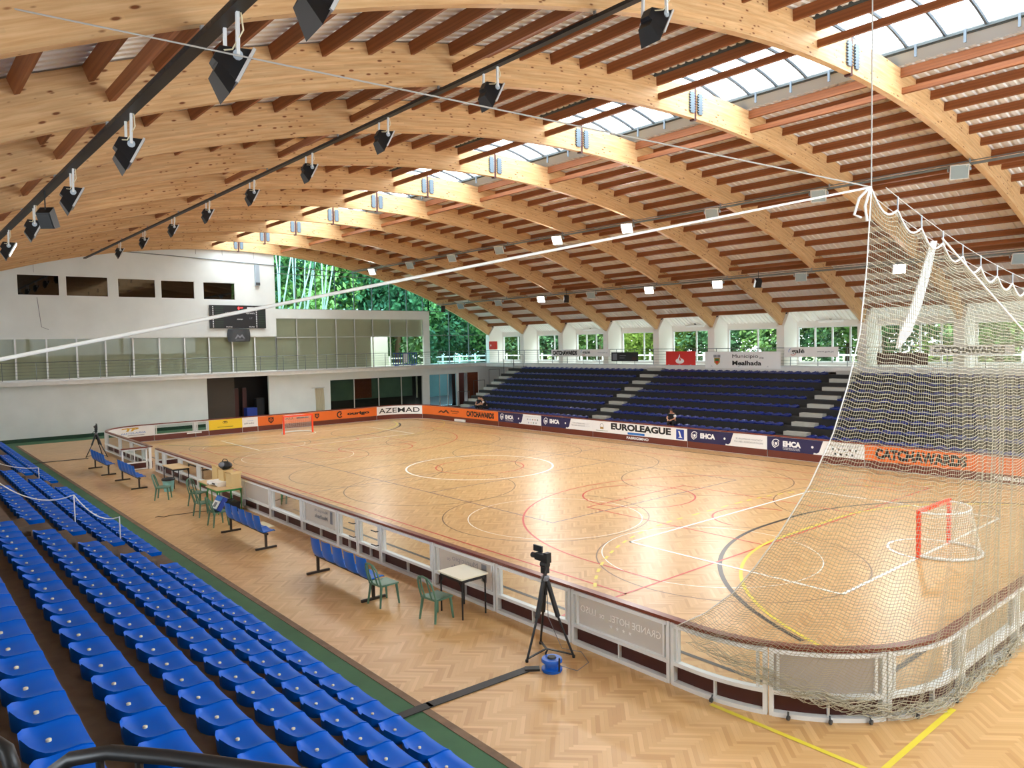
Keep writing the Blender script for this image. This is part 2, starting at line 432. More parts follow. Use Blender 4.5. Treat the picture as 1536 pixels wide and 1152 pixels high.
# ------------------------------------------------------------ walls with openings
def wall_cells(b, axis, p0, p1, a0, a1, z0, z1, holes=(), top=None, step=1.0):
    """a wall slab; a is y (axis 'x', slab between x=p0 and p1) or x (axis 'y'); top(a) bounds the height"""
    as_ = {a0, a1}; zs = {z0, z1}
    for h in holes: as_ |= {h[0], h[1]}; zs |= {h[2], h[3]}
    if top:
        k = a0
        while k < a1: as_.add(k); k += step
    as_ = sorted(x for x in as_ if a0 <= x <= a1); zs = sorted(x for x in zs if z0 <= x <= z1)
    for i in range(len(as_)-1):
        l, r = as_[i], as_[i+1]
        if r-l < 1e-4: continue
        for j in range(len(zs)-1):
            lo, hi = zs[j], zs[j+1]; mz = (lo+hi)/2; ma = (l+r)/2
            if any(h[0] < ma < h[1] and h[2] < mz < h[3] for h in holes): continue
            tl = min(hi, top(l)) if top else hi; tr = min(hi, top(r)) if top else hi
            if tl <= lo+1e-3 and tr <= lo+1e-3: continue
            tl = max(tl, lo); tr = max(tr, lo)
            P = [(l,lo),(r,lo),(r,tr),(l,tl)]
            if axis == 'x': b.prism(P, lambda a, z: (p0,a,z), lambda a, z: (p1,a,z))
            else: b.prism(P, lambda a, z: (a,p0,z), lambda a, z: (a,p1,z))
    return b
XU = -26.2
smallw = [(-12.44,-10.34,8.3,9.5), (-10.03,-7.78,8.3,9.5), (-7.27,-5.11,8.3,9.47), (-4.81,-2.75,8.3,9.45), (-2.22,-.13,8.28,9.43)]
b = MB(); top = lambda y: arc(y, .5)
wall_cells(b, 'x', XU-.22, XU, -21.9, 2.63, 5.85, 12.5, smallw, top)
wall_cells(b, 'x', XU-.22, XU, 2.63, 15.42, 7.1, 7.74, (), top)
wall_cells(b, 'x', XU-.22, XU, 14.86, 15.42, PH, 7.1, (), top)
struct('wall_end_upper', b, 'wall_paint', 'beige upper end wall with small dark windows over the gallery', 'wall')
XL = -25.6
lowh = [(-2.42,1.7,0,3.15), (6.26,14.23,.1,2.64), (14.89,17.58,0,2.67), (17.78,19.81,0,2.7)]
struct('wall_end_lower', wall_cells(MB(), 'x', XL-.2, XL, -21.9, 22.9, -.05, 3.3, lowh), 'wall_paint', 'beige lower end wall behind the far goal', 'wall')
struct('baseboard_end', MB().box(XL, XL+.03, -21.9, -2.42, 0, .2), 'green_dark', 'dark green baseboard along the end wall', 'baseboard')
# joints of the cladding and the conduit that sags across the upper wall
for n, pts in ((1, [(-11.6,9.62),(-11.6,10.6)]), (2, [(-11.5,8.2),(-11.35,6.5),(-11.0,6.35)]), (3, [(-2.6,11.2),(-2.6,11.5)]), (4, [(-.9,11.2),(-.9,11.6)]), (5, [(1.2,11.1),(1.2,11.6)])):
    struct('trim_%d' % (n+2), MB().bar((XU+.006,*pts[0]), (XU+.006,*pts[1]), .012, .03) if len(pts) == 2 else MB().tube([(XU+.01,y,z) for y, z in pts], .015, 5), 'grey_ink', 'thin joint line in the upper end wall cladding', 'joint')
struct('trim_9', MB().tube([(XU+.05,-21,7.0),(XU+.05,-9.5,10.9),(XU+.05,-8.6,11.15),(XU+.05,-4,11.0),(XU+.05,2,10.75),(XU+.05,9,10.45)], .03, 6), 'rail_steel', 'thin grey conduit running below the roof on the end wall', 'conduit')
# windows of the end wall
WN = [0]
def window(axis, p, a0, a1, z0, z1, nm, glass='glass', fw=.06, fm='alu', bars=(), hb=(), label=None, ins=0, topf=None, depth=.08):
    """frame with mullions at bars / transoms at hb, and one pane mesh"""
    WN[0] += 1
    w = thing('window_%d' % WN[0], label or nm, 'window', kind='structure')
    f = MB(); q = (lambda a, z, d=0: (p+d, a, z)) if axis == 'x' else (lambda a, z, d=0: (a, p+d, z))
    def strip(A, B, w_):
        f.bar(q(*A), q(*B), w_, depth, up=(1,0,0) if axis == 'x' else (0,1,0))
    T = topf or (lambda a: z1)
    strip((a0,z0),(a1,z0),fw); strip((a0,z0),(a0,T(a0)),fw); strip((a1,z0),(a1,T(a1)),fw)
    if not topf: strip((a0,z1),(a1,z1),fw)
    for m_ in bars: strip((m_,z0),(m_,T(m_)),fw)
    for h in hb:
        xs = [a0+(a1-a0)*i/60 for i in range(61) if T(a0+(a1-a0)*i/60) >= h]
        if xs: strip((xs[0],h),(xs[-1],h),fw*.8)
    f.build('frame', fm, w)
    g = MB(); n = 24 if topf else 1
    for i in range(n):
        l = a0+(a1-a0)*i/n; r = a0+(a1-a0)*(i+1)/n
        g.add([q(l,z0),q(r,z0),q(r,T(r)),q(l,T(l))], [(0,1,2,3)])
    g.build('pane', glass, w)
    return w
for i, h in enumerate(smallw):
    window('x', XU-.06, *h, nm='', glass='glass_dark', fw=.07, fm='white_metal', label='%s small dark window of the upper end wall, counted from the near side' % ORD[i])
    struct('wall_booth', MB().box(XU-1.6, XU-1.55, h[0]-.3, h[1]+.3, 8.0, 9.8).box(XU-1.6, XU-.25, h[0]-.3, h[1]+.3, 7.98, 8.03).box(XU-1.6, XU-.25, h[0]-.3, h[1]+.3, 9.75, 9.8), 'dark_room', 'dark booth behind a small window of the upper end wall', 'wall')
mull = [2.63-1.53*k for k in range(1, 16)]
window('x', XU-.1, -20.4, 2.63, PH, 5.85, '', 'glass_dim', .09, 'white_metal', [m for m in mull if m > -20.3], label='long strip of glazing along the end gallery below the beige wall')
window('x', XU-.1, 2.63, 14.86, PH, 7.1, '', 'glass_dim', .07, 'alu', [2.63+1.53*k for k in range(1, 8)], [5.76], label='two tier glazing along the end gallery right of the scoreboard')
window('x', XU-.1, 2.63, 15.42, 7.74, 0, '', 'glass_blue', .06, 'rail_steel', [2.63+1.53*k for k in range(1, 9)], [10.2], label='tall blue tinted glazing under the last roof arch', topf=lambda y: max(7.75, arc(y, .3)))
window('x', XU-.1, 15.42, 21.5, PH, 0, '', 'glass_blue', .06, 'rail_steel', [17.4, 19.4], [5.8, 7.74], label='tapering corner glazing where the end wall meets the far side', topf=lambda y: max(3.5, arc(min(y,21.6), .25)))
struct('wall_blind', MB().box(XU-.34, XU-.3, -21.5, 10.2, PH+.01, 7.3), 'blind', 'pale blinds hanging behind the end gallery glazing', 'blind')
struct('wall_blind_upper', MB().box(XU-.34, XU-.3, 10.2, 14.9, 5.76, 7.3), 'blind', 'pale panel behind the upper panes over the gallery barrier', 'blind')
# lower openings
d = thing('door_1', 'dark roller shutter doorway in the lower end wall', 'door', kind='structure')
b = MB()
for k in range(40): b.box(XL-.32, XL-.29+.012*(k % 2), -2.42, -.55, .08*k, .08*k+.07)
b.build('shutter', 'shutter', d); MB().box(XL-2.2, XL-2.1, -2.6, 1.9, 0, 3.2).build('back_panel', 'dark_room', d)
b = MB()
for y in (-.35, .2): b.box(XL-1.0, XL-.9, y, y+.28, 0, 2.35)
b.build('slats', 'kick_dark', d); MB().box(XL-1.2, XL-.75, 1.1, 1.65, 0, 1.6).build('stored_box', 'black', d)
tag(MB().box(XL-.9, XL-.3, .25, .95, 0, 1.0).build('crate', 'deep_blue'), 'blue crate standing in the dark shutter doorway', 'crate')
window('x', XL-.08, 6.26, 14.23, .1, 2.64, '', 'glass_dim', .06, 'alu', [8.21,10.29,12.3], label='wide ground floor window behind the far corner of the rink')
struct('wall_room', MB().box(XL-2.2, XL-2.1, 6, 14.8, .9, 3.2), 'green_room', 'greenish room wall seen through the ground floor window', 'wall')
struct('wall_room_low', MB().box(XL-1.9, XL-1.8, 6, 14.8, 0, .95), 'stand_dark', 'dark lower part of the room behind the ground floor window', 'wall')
tag(MB().box(XL-2.09, XL-2.04, 9.3, 10.8, 1.0, 2.6).build('notice_panel', 'door_wood'), 'brown panel on the room wall behind the ground floor window', 'panel')
window('x', XL-.08, 14.89, 17.58, 0, 2.67, '', 'glass_blue', .06, 'alu', [15.9,16.7], label='glazed doorway beside the wooden door in the far corner')
struct('wall_lobby', MB().box(XL-1.4, XL-1.3, 14.5, 17.7, .8, 3), 'wall_paint', 'pale wall inside the glazed doorway', 'wall')
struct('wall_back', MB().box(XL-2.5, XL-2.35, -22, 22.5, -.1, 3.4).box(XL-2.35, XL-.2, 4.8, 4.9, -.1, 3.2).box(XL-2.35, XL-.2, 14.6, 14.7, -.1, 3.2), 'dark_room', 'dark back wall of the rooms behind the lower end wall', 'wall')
d = thing('door_2', 'dark brown wooden double door in the far corner', 'door', kind='structure')
MB().box(XL-.12, XL-.06, 18.75, 19.81, 0, 2.7).build('door_leaf', 'door_wood', d); MB().box(XL-.9, XL-.8, 17.7, 18.9, 0, 2.7).build('back_panel', 'kick_dark', d)
MB().box(XL-.06, XL-.02, 18.82, 18.86, 1.0, 1.15).build('handle', 'steel', d)
t = thing('curtain', 'short beige curtain hanging on the end wall beside the ground floor window', 'curtain', (XL+.05, 5.4, 0))
MB().grid(lambda u, v: (.05*math.sin(u*31), -.34+.68*u+.03*math.sin(v*4), .25+1.85*v), 40, 4).build('cloth', 'curtain', t, True)
MB().tube([(0,-.6,2.14),(0,.4,2.14)], .012, 6).build('rod', 'steel', t)

# galleries
struct('floor_gallery_end', MB().box(XU-1.9, -25.0, -21.9, 20.2, 3.18, PH), 'fascia', 'pale concrete gallery slab along the end wall', 'gallery')
struct('floor_gallery_far', MB().box(-25.0, 27.3, 20.18, 22.9, 3.16, PH).box(-26.3, -25.0, 20.2, 22.9, 3.16, PH), 'fascia', 'pale concrete gallery slab above the far stand', 'gallery')
struct('trim_10', MB().box(-24.98, -24.94, -21.9, 20.2, PH-.06, PH+.03).box(-24.94, 27.3, 20.14, 20.18, PH-.06, PH+.03), 'alu', 'thin grey edge profile along the gallery slabs', 'edging')
# far side wall: sills, lintels, pillars, windows
b = MB()
wall_cells(b, 'y', 22.7, 22.9, -26.3, 27.3, -.05, 3.55)
wall_cells(b, 'y', 22.7, 22.9, -26.3, 27.3, 5.66, 6.75)
for x in AX: b.box(x-.3, x+.3, 22.7, 22.9, 3.55, 5.66)
struct('wall_far', b, 'wall_white', 'white window wall behind the far gallery', 'wall')
for i, x in enumerate(AX):
    for sy in (1, -1):
        if sy < 0 and x > 12: pass
        yb, yf = 22.72, 21.25
        P = [(yb-.0, PH if sy > 0 else 0), (yf, PH if sy > 0 else 0), (yf, 5.72), (yf+.62, 6.6), (yb, 6.7)]
        yy = (lambda y: y) if sy > 0 else (lambda y: -y-.6)
        p = MB().prism(P, lambda y, z: (x-.24, yy(y), z), lambda y, z: (x+.24, yy(y), z))
        struct('pillar', p, 'wall_white', ('%s white pillar on the far gallery, counted from the right end' if sy > 0 else '%s white pillar along the near wall') % ORD[i], 'pillar')
for i in range(len(AX)-1):
    x1, x0 = AX[i]-.3, AX[i+1]+.3
    n = 3 if i in (3, 4, 8) else 1
    window('y', 22.78, x0, x1, 3.6, 5.64, '', 'glass', .09, 'white_metal', [x0+(x1-x0)*(k+1)/(n+1) for k in range(n)], (), label='%s window behind the far gallery, counted from the right end' % ORD[i])
# near side and right end walls, behind the viewer; openings added for fill light
struct('wall_near', wall_cells(MB(), 'y', -23.5, -23.3, -26.3, 27.5, -.05, 6.4, [(AX[i+1]+.5, AX[i]-.5, 3.8, 6.3) for i in range(len(AX)-1)]), 'wall_white', 'near side wall of the hall', 'wall')
b = wall_cells(MB(), 'x', 27.3, 27.5, -23.3, 22.9, -.05, 12.8, [(-14,-5.2,4.6,8.2), (-4.8,4.8,4.6,8.2), (5.2,14,4.6,8.2)], lambda y: arc(max(-21.8,min(21.2,y)), .8))
struct('wall_right', b, 'wall_white', 'end wall behind the near goal', 'wall')

# ------------------------------------------------------------ roof: deck, skylight, arches, purlins
def deck(y0, y1, name, label):
    X0, X1 = -27.2, 28.0; pit = .26; xs = []
    x = X0
    while x < X1:
        xs += [(x, 0), (x+.13, 0), (x+.155, .045), (x+.235, .045)]; x += pit
    ny = 16; b = MB(); n = len(xs)
    for j in range(ny+1):
        y = y0+(y1-y0)*j/ny
        for x, h in xs:
            q = arcp(y, DA+.03+h); b.v.append((x, q[0], q[1]))
    for j in range(ny):
        for i in range(n-1): b.f.append((j*n+i, j*n+i+1, (j+1)*n+i+1, (j+1)*n+i))
    # outer skin so that no light comes through
    k = len(b.v)
    for j in range(ny+1):
        q = arcp(y0+(y1-y0)*j/ny, DA+.16); b.v += [(X0, q[0], q[1]), (X1, q[0], q[1])]
    for j in range(ny): b.f.append((k+2*j, k+2*j+1, k+2*j+3, k+2*j+2))
    struct(name, b, 'deck', label, 'ceiling')
deck(-23.0, -1.75, 'ceiling_near', 'white corrugated roof deck on the near side of the skylight')
deck(2.75, 22.6, 'ceiling_far', 'white corrugated roof deck on the far side of the skylight')
SY0, SY1 = -1.75, 2.45
for i in range(len(AX)-1):
    xa, xb = AX[i+1], AX[i]
    s = thing('skylight', '%s arched skylight bay along the ridge, counted from the right end' % ORD[i], 'skylight', kind='structure')
    zf = lambda y: arc(y, DA)+.28+.3*(1-((y-.35)/2.1)**2)
    MB().grid(lambda u, v: (xa+(xb-xa)*u, SY0+(SY1-SY0)*v, zf(SY0+(SY1-SY0)*v)), 1, 10).build('pane', 'skylight_sheet', s, True)
    for k in range(5):
        x = xa+(xb-xa)*(k+.5)/5
        MB().tube([(x, SY0+(SY1-SY0)*j/10, zf(SY0+(SY1-SY0)*j/10)-.03) for j in range(11)], .05, 6).build('glazing_bar', 'bar_grey', s)
    g = MB().box(xa, xb, SY1-.03, SY1+.03, arc(SY1, DA)+.18, zf(SY1)+.04).box(xa, xb, SY1-.1, SY1-.02, arc(SY1, DA)+.2, arc(SY1, DA)+.26)
    g.box(xa, xb, SY0-.04, SY0+.02, arc(SY0, DA)-.02, zf(SY0)+.02)
    g.build('kerb_beam', 'kerb_grey', s)
    MB().add([(xa,SY1,arc(SY1,DA)+.2),(xb,SY1,arc(SY1,DA)+.2),(xb,2.85,arc(2.85,DA)+.02),(xa,2.85,arc(2.85,DA)+.02)], [(0,1,2,3)]).build('flashing', 'galv', s)
    for k in range(4):
        x = xa+(xb-xa)*(k+.6)/4
        MB().box(x-.03, x+.03, SY1-.12, SY1-.08, arc(SY1,DA)-.05, zf(SY1)).build('post', 'bar_grey', s)
def arch_half(y0, y1):
    """glulam half arch with UVs along the grain; lies in x = +-.085"""
    n = 28; v = []; f = []; uv = []
    for i in range(n+1):
        y = y0+(y1-y0)*i/n
        for off in (0, DA):
            q = arcp(y, off)
            v += [(-.085, q[0], q[1]), (.085, q[0], q[1])]
    def add(a, b_, c, d, ua, ub, va, vb):
        f.append((a, b_, c, d)); uv.extend([(ua,va),(ub,va),(ub,vb),(ua,vb)])
    L = abs(y1-y0)*1.05
    for i in range(n):
        o, p = 4*i, 4*(i+1); u0, u1 = L*i/n, L*(i+1)/n
        add(o+1, p+1, p+3, o+3, u0, u1, 0, DA)
        add(p, o, o+2, p+2, u1, u0, 5, 5+DA)
        add(o, p, p+1, o+1, u0, u1, 2.0, 2.04)
        add(o+3, p+3, p+2, o+2, u0, u1, 3.0, 3.04)
    f.append((0,1,3,2)); uv.extend([(0,0),(.17,0),(.17,DA),(0,DA)])
    e = 4*n; f.append((e+1,e,e+2,e+3)); uv.extend([(0,0),(.17,0),(.17,DA),(0,DA)])
    me = bpy.data.meshes.new('arch_half'); me.from_pydata(v, [], f); me.materials.append(MATS['glulam'])
    l = me.uv_layers.new(name='UVMap')
    for i, c in enumerate(uv): l.data[i].uv = c
    me.update(); return me
mesh_l, mesh_r = arch_half(-21.85, .07), arch_half(.17, 21.3)
def hinge(y, x):
    b = MB().box(x-.03, x+.03, y-.085, y+.085, 11.68, 12.28)
    for k in range(7): b.box(x-.032, x+.032, y-.13, y+.13, 11.74+.075*k, 11.77+.075*k)
    return b
hm = [hinge(-.075, .105), hinge(.315, .105)]
hmesh = [h.mesh('hinge_plate', 'plate_grey') for h in hm]
pin = MB().box(-.08, .08, .065, .175, 11.5, 12.5).mesh('joint_block', 'kick_dark')
q0 = arcp(21.3); shoe = MB().bar((0, 21.36, 5.62), (0, 21.9, 6.6), .3, .1).mesh('shoe_plate', 'dark_steel')
for i, x in enumerate(AX):
    a = thing('timber_arch', '%s curved laminated timber roof arch, counted from the far end wall' % ORD[len(AX)-1-i], 'arch', (x,0,0), kind='structure')
    for nm, me in (('beam_half', mesh_l), ('beam_half', mesh_r), ('hinge_plate', hmesh[0]), ('hinge_plate', hmesh[1]), ('joint_block', pin), ('shoe_plate', shoe)):
        o = bpy.data.objects.new(nm, me); C.objects.link(o); o.parent = a
# purlins
pm = MB().box(-.5, .5, -.04, .04, 0, .25).mesh('purlin', 'purlin_wood')
pe = MB().box(-.5, .5, -.05, .05, 0, .16).mesh('purlin_low', 'purlin_wood')
hang = MB().box(-.02, .05, -.062, .062, -.02, .2).mesh('joist_hanger', 'dark_steel')
ys = [-1.62-1.0*k for k in range(21)] + [2.92+1.0*k for k in range(19)]
low = [(-15.45,.27), (-8.6,.27), (-1.55,.25), (3.05,.2), (9.75,.25), (15.9,.25)]
stuffb = MB()
for i in range(len(AX)-1):
    xa, xb = AX[i+1]+.085, AX[i]-.085; L = xb-xa
    far = i > 7
    for kind, y, off in [('p', y, .61) for y in ys] + [('l', y, o_) for y, o_ in low]:
        q = arcp(y, off)
        if far:
            h = .25 if kind == 'p' else .16; a = q[2]; sy, cz = math.sin(a), math.cos(a)
            tp = (q[0]+h*sy, q[1]+h*cz); n_ = (.045*cz, -.045*sy)
            P = [(q[0]-n_[0], q[1]-n_[1]), (q[0]+n_[0], q[1]+n_[1]), (tp[0]+n_[0], tp[1]+n_[1]), (tp[0]-n_[0], tp[1]-n_[1])]
            stuffb.prism(P, lambda y_, z_: (xa, y_, z_), lambda y_, z_: (xb, y_, z_))
            continue
        o = bpy.data.objects.new('purlin', pm if kind == 'p' else pe); C.objects.link(o)
        o.location = ((xa+xb)/2, q[0], q[1]); o.rotation_euler = (-q[2], 0, 0); o.scale = (L, 1, 1)
        tag(o, 'brown timber purlin in the %s roof bay, counted from the right end' % ORD[i], 'purlin', 'purlins of the %s roof bay' % ORD[i])
tag(stuffb.build('purlin', 'purlin_wood'), 'brown timber purlins of the roof bays nearest the end wall', 'purlin', None, 'stuff')
# ------------------------------------------------------------ rink boards
RA_, RB_, RR = 17.87, 7.52, 2.4
CQ = PI/2*RR
SEG = [2*RA_, CQ, 2*RB_, CQ, 2*RA_, CQ, 2*RB_, CQ]; STOT = sum(SEG)
def Pm(s, off=0, z=0):
    """a point on the rink's inner outline, s metres along it (near side, right end, far side, left end), off metres outward"""
    s %= STOT; k = 0
    while s > SEG[k]: s -= SEG[k]; k += 1
    if k == 0: return (-RA_+s, -RB_-RR-off, z)
    if k == 2: return (RA_+RR+off, -RB_+s, z)
    if k == 4: return (RA_-s, RB_+RR+off, z)
    if k == 6: return (-RA_-RR-off, RB_-s, z)
    c = {1: (RA_,-RB_,-PI/2), 3: (RA_,RB_,0), 5: (-RA_,RB_,PI/2), 7: (-RA_,-RB_,PI)}[k]
    a = c[2]+s/RR
    return (c[0]+(RR+off)*math.cos(a), c[1]+(RR+off)*math.sin(a), z)
S_END = 2*RA_+CQ; S_FAR = S_END+2*RB_+CQ; S_LEFT = S_FAR+2*RA_+CQ
sx_near = lambda x: x+RA_
sx_far = lambda x: S_FAR+RA_-x
sy_left = lambda y: S_LEFT+RB_-y
def sweep(b, s0, s1, o0, o1, z0, z1):
    a = 0; n = 0
    for L in SEG:
        if L == SEG[0] or L == SEG[2]:
            if a-1e-6 <= s0 and s1 <= a+L+1e-6: n = 1
        a += L
    n = n or max(1, int((s1-s0)/.12))
    vs = []
    for i in range(n+1):
        s = s0+(s1-s0)*i/n
        vs += [Pm(s,o0,z0), Pm(s,o1,z0), Pm(s,o1,z1), Pm(s,o0,z1)]
    fs = [(4*i+k, 4*i+(k+1) % 4, 4*i+4+(k+1) % 4, 4*i+4+k) for i in range(n) for k in range(4)] + [(3,2,1,0), (4*n,4*n+1,4*n+2,4*n+3)]
    return b.add(vs, fs)
def module(s0, s1, label, group=None, pane='plexi', casters=0, name='rink_board', cat='rink board'):
    org = Pm((s0+s1)/2, .06, 0)
    t = thing(name, label, cat, org, 0, group)
    f = MB(); w = .055
    for a in (s0+.012, s1-.012-w): sweep(f, a, a+w, .02, .12, 0, .92)
    sweep(f, s0+.05, s1-.05, .03, .13, .30, .355); sweep(f, s0+.05, s1-.05, .03, .12, .855, .91); sweep(f, s0+.05, s1-.05, .03, .13, .0, .06)
    for a in (s0+.1, s1-.15): sweep(f, a, a+.035, .04, .1, .34, .87)
    m_ = (s0+s1)/2; sweep(f, m_-.012, m_+.012, .03, .09, .05, .31)
    f.build('frame', 'white_metal', t, origin=org)
    sweep(MB(), s0+.02, s1-.02, -.005, .03, .03, .32).build('kick_board', 'kick_dark' if s0 < S_END+3 else 'kick_brown', t, origin=org)
    sweep(MB(), s0+.03, s1-.03, .045, .055, .33, .88).build('pane', pane, t, origin=org)
    sweep(MB(), s0, s1, -.03, .1, .915, .965).build('handrail', 'handrail_wood', t, origin=org)
    for k in range(casters):
        a = s0+(s1-s0)*(k+.5)/casters
        c = MB().tube([Pm(a,.14,.1), Pm(a,.17,.05)], .012, 6); c.lathe([(.0,-.015),(.032,-.015),(.032,.015),(0,.015)], Pm(a,.18,.034), 10, 'x')
        c.build('caster', 'dark_steel', t, origin=org)
    return t, org
def art_on(t, org, s_left, off=-.012, name='banner'):
    """art coordinates: x runs left to right as read from inside the rink"""
    return Art(lambda x, z, lift: tuple(a-b for a, b in zip(Pm(s_left-x, off-.003*lift, z), org)))
def banner(t, org, s_left, W, m, z0=.325, z1=.9, off=-.012):
    """banner sheet; returns its object and an Art whose print is parented to it"""
    b = sweep(MB(), s_left-W, s_left, off-.002, off, z0, z1)
    o = b.build('banner', m, t, origin=org)
    return o, art_on(t, org, s_left, off)

# near side
near = [(-17.87,-15.2,'clear rink board panel beside the far tripod, at the rink corner','plexi'), (-15.2,-13.1,'clear rink board panel behind the farthest blue bench','plexi'), (-13.1,-11.1,'clear rink board panel next to the last one before the open gate','plexi'),
 (-11.1,-9.95,'short clear rink board panel that the open gate leaf hangs on','plexi'),
 (-9.1,-8.0,'narrow clear rink board panel beside the gate opening','plexi'), (-8.0,-5.85,'clear rink board panel behind the small school table with the teal bin','plexi'),
 (-5.85,-3.7,'clear rink board panel just behind the teal bin','plexi'), (-3.7,-1.5,'clear rink board panel between the small table and the box covered table','plexi'), (-1.5,.65,'clear rink board panel behind the table with cardboard boxes','plexi'),
 (.65,2.85,'plain grey backed rink board panel beside the box covered table','plexi_grey'), (2.85,5.0,'clear rink board panel behind the bench next to the boxes','plexi'),
 (5.0,7.1,'grey backed rink board panel with small reversed lettering, before the double gate','plexi_grey'), (7.1,8.12,'left leaf of the double gate in the near rink boards','plexi'), (8.12,9.2,'right leaf of the double gate in the near rink boards','plexi'),
 (9.2,11.35,'clear rink board panel behind the nearest blue bench','plexi'), (11.35,13.4,'grey backed rink board panel behind the cream table, with reversed town lettering','plexi_grey'),
 (13.4,15.4,'clear rink board panel behind the black camera tripod','plexi'), (15.4,17.45,'grey backed rink board panel with reversed hotel lettering and stars','plexi_grey')]
for x0, x1, lab, pane in near:
    gate = 'gate' in lab and 'leaf of' in lab
    t, org = module(sx_near(x0), sx_near(x1), lab, 'rink boards of the near side', pane, 0, 'rink_gate' if gate else 'rink_board', 'rink gate' if gate else 'rink board')
    s1 = sx_near(x1); A = art_on(t, org, s1-.15, .066)
    if gate:
        h = MB()
        for z in (.42,.75): h.tube([Pm(sx_near(x1)-.1,.1,z), Pm(sx_near(x1)-.1,.17,z), Pm(sx_near(x1)-.32,.17,z)], .014, 6)
        h.build('latch', 'dark_steel', t, origin=org)
    if x0 == 5.0:
        A.text('Município de', .5, 1.25, .66, .77, 'grey_ink'); A.text('Mealhada', .5, 1.25, .52, .63, 'grey_ink', .03); A.rect(.22, .36, .48, .8, 'grey_ink')
    if x0 == 11.35:
        A.text('Município', .45, 1.3, .64, .78, 'grey_ink', .0); A.text('de', 1.36, 1.48, .64, .71, 'grey_ink', 0); A.text('Mealhada', .45, 1.35, .46, .6, 'grey_ink', .03); A.rect(.18, .34, .46, .8, 'grey_ink')
    if x0 == 15.4:
        A.text('GRANDE HOTEL', .06, 1.1, .58, .69, 'white', 0); A.text('DE', 1.2, 1.3, .58, .64, 'white', 0); A.text('LUSO', 1.38, 1.72, .58, .69, 'white', 0)
        for k in range(4):
            cx = .66+.13*k
            A.poly([(cx+(.035 if i % 2 == 0 else .015)*math.sin(PI*i/5), .5+(.035 if i % 2 == 0 else .015)*math.cos(PI*i/5)) for i in range(10)], 'white')
    A.build(t)
# open gate leaf, hinged at x = -9.95 and swung out towards the stand
t = thing('rink_gate', 'white framed gate leaf standing open beside the gap in the near boards', 'rink gate', (-9.95,-10.6,0), 0, None)
f = MB()
for y in (-.5,.42): f.box(-.03,.03,y,y+.06,.06,.92)
for z in (.02,.3,.86): f.box(-.03,.03,-.5,.48,z,z+.055)
f.box(-.02,.02,-.03,.0,.33,.88); f.build('frame', 'white_metal', t)
MB().box(-.02,.02,-.46,.44,.05,.31).build('kick_board','kick_dark',t); MB().box(-.005,.005,-.45,.43,.34,.87).build('pane','plexi',t); MB().box(-.06,.06,-.52,.5,.915,.965).build('handrail','handrail_wood',t)
# near corner, right end, far right corner
cor = [(35.32,36.75,'curved clear rink board panel at the near corner, first after the straight side','plexi',1), (36.75,38.2,'curved grey backed rink board panel at the near corner, wrapped in the net','plexi_grey',3),
       (38.2,39.8,'curved clear rink board panel at the near corner, last before the goal end','plexi',2)]
for s0, s1, lab, pane, c in cor: module(s0, s1, lab, 'curved boards of the near corner', pane, c)
k = 0; s = 39.8
while s < S_END+2*RB_-.1:
    e = min(s+2.35, S_END+2*RB_); module(s, e, '%s rink board panel behind the near goal, counted from the near corner' % ORD[k], 'rink boards behind the near goal', 'plexi', 2); k += 1; s = e
for i in range(2):
    module(S_END+2*RB_+CQ*i/2, S_END+2*RB_+CQ*(i+1)/2, 'curved rink board panel at the corner beyond the near goal, behind the net', 'curved boards of the corner beyond the near goal')

# ---- banners of the far side, read from left to right
def ehca(A, W, right):
    z0, z1 = .325, .9; H = z1-z0
    A.poly([(.6*W,z1),(W,z1),(W,z0),(.5*W,z0),(.505*W,z0+.12*H),(.535*W,z0+.08*H),(.56*W,z0+.2*H)], 'paper')
    A.disc(.49*W, z0+.5*H, .09*H, 'white')
    cx, cz = .1*W, z0+.52*H
    A.ring(cx, cz, .34*H, .06*H, 'white', .6, 4.6); A.ring(cx, cz, .23*H, .05*H, 'white', 2.5, 7.2); A.disc(cx, cz, .11*H, 'white')
    A.text('EHCA', .175*W, .37*W, z0+.34*H, z0+.76*H, 'white', .06)
    if right == 'clubs':
        A.text('EUROPEAN HOCKEY', .63*W, .95*W, z0+.56*H, z0+.68*H, 'grey_ink', .01); A.text('CLUBS ASSOCIATION', .61*W, .95*W, z0+.34*H, z0+.46*H, 'grey_ink', .01)
    else:
        A.text('EUROPEAN HOCKEY', .175*W, .36*W, z0+.22*H, z0+.29*H, 'white', 0); A.text('CLUBS ASSOCIATION', .175*W, .36*W, z0+.12*H, z0+.19*H, 'white', 0)
        A.text('EUROLEAGUE - LUSO 2021', .64*W, .96*W, z0+.74*H, z0+.86*H, 'ink', .01)
        cols = ['grey_ink','pale_blue_ink','crest_gold','red','crest_green','deep_blue','gold','crest_green','grey_ink']
        for i in range(9):
            x = (.7+.055*i)*W if i < 5 else (.72+.055*(i-5))*W; z = z0+(.52 if i < 5 else .2)*H; r = .075*H
            A.poly([(x-r,z+r),(x+r,z+r),(x+r,z-.2*r),(x,z-1.3*r),(x-r,z-.2*r)], cols[i])
def crest(A, x, z, r, m='ink_brown'):
    A.poly([(x-r,z+r),(x+r,z+r),(x+r,z-.3*r),(x,z-1.2*r),(x-r,z-.3*r)], m); A.disc(x, z+.1*r, .55*r, 'orange', 2); A.disc(x, z+.1*r, .3*r, m, 3)
GB = 'advertising boards around the far half of the rink'
FAR = []
def fb(s_left, W, m, lab, fn=None):
    t, org = module(s_left-W, s_left, lab, GB)
    if m:
        o, A = banner(t, org, s_left, W, m)
        if fn: fn(A, W)
        A.build(o, origin=None)
    return t, org
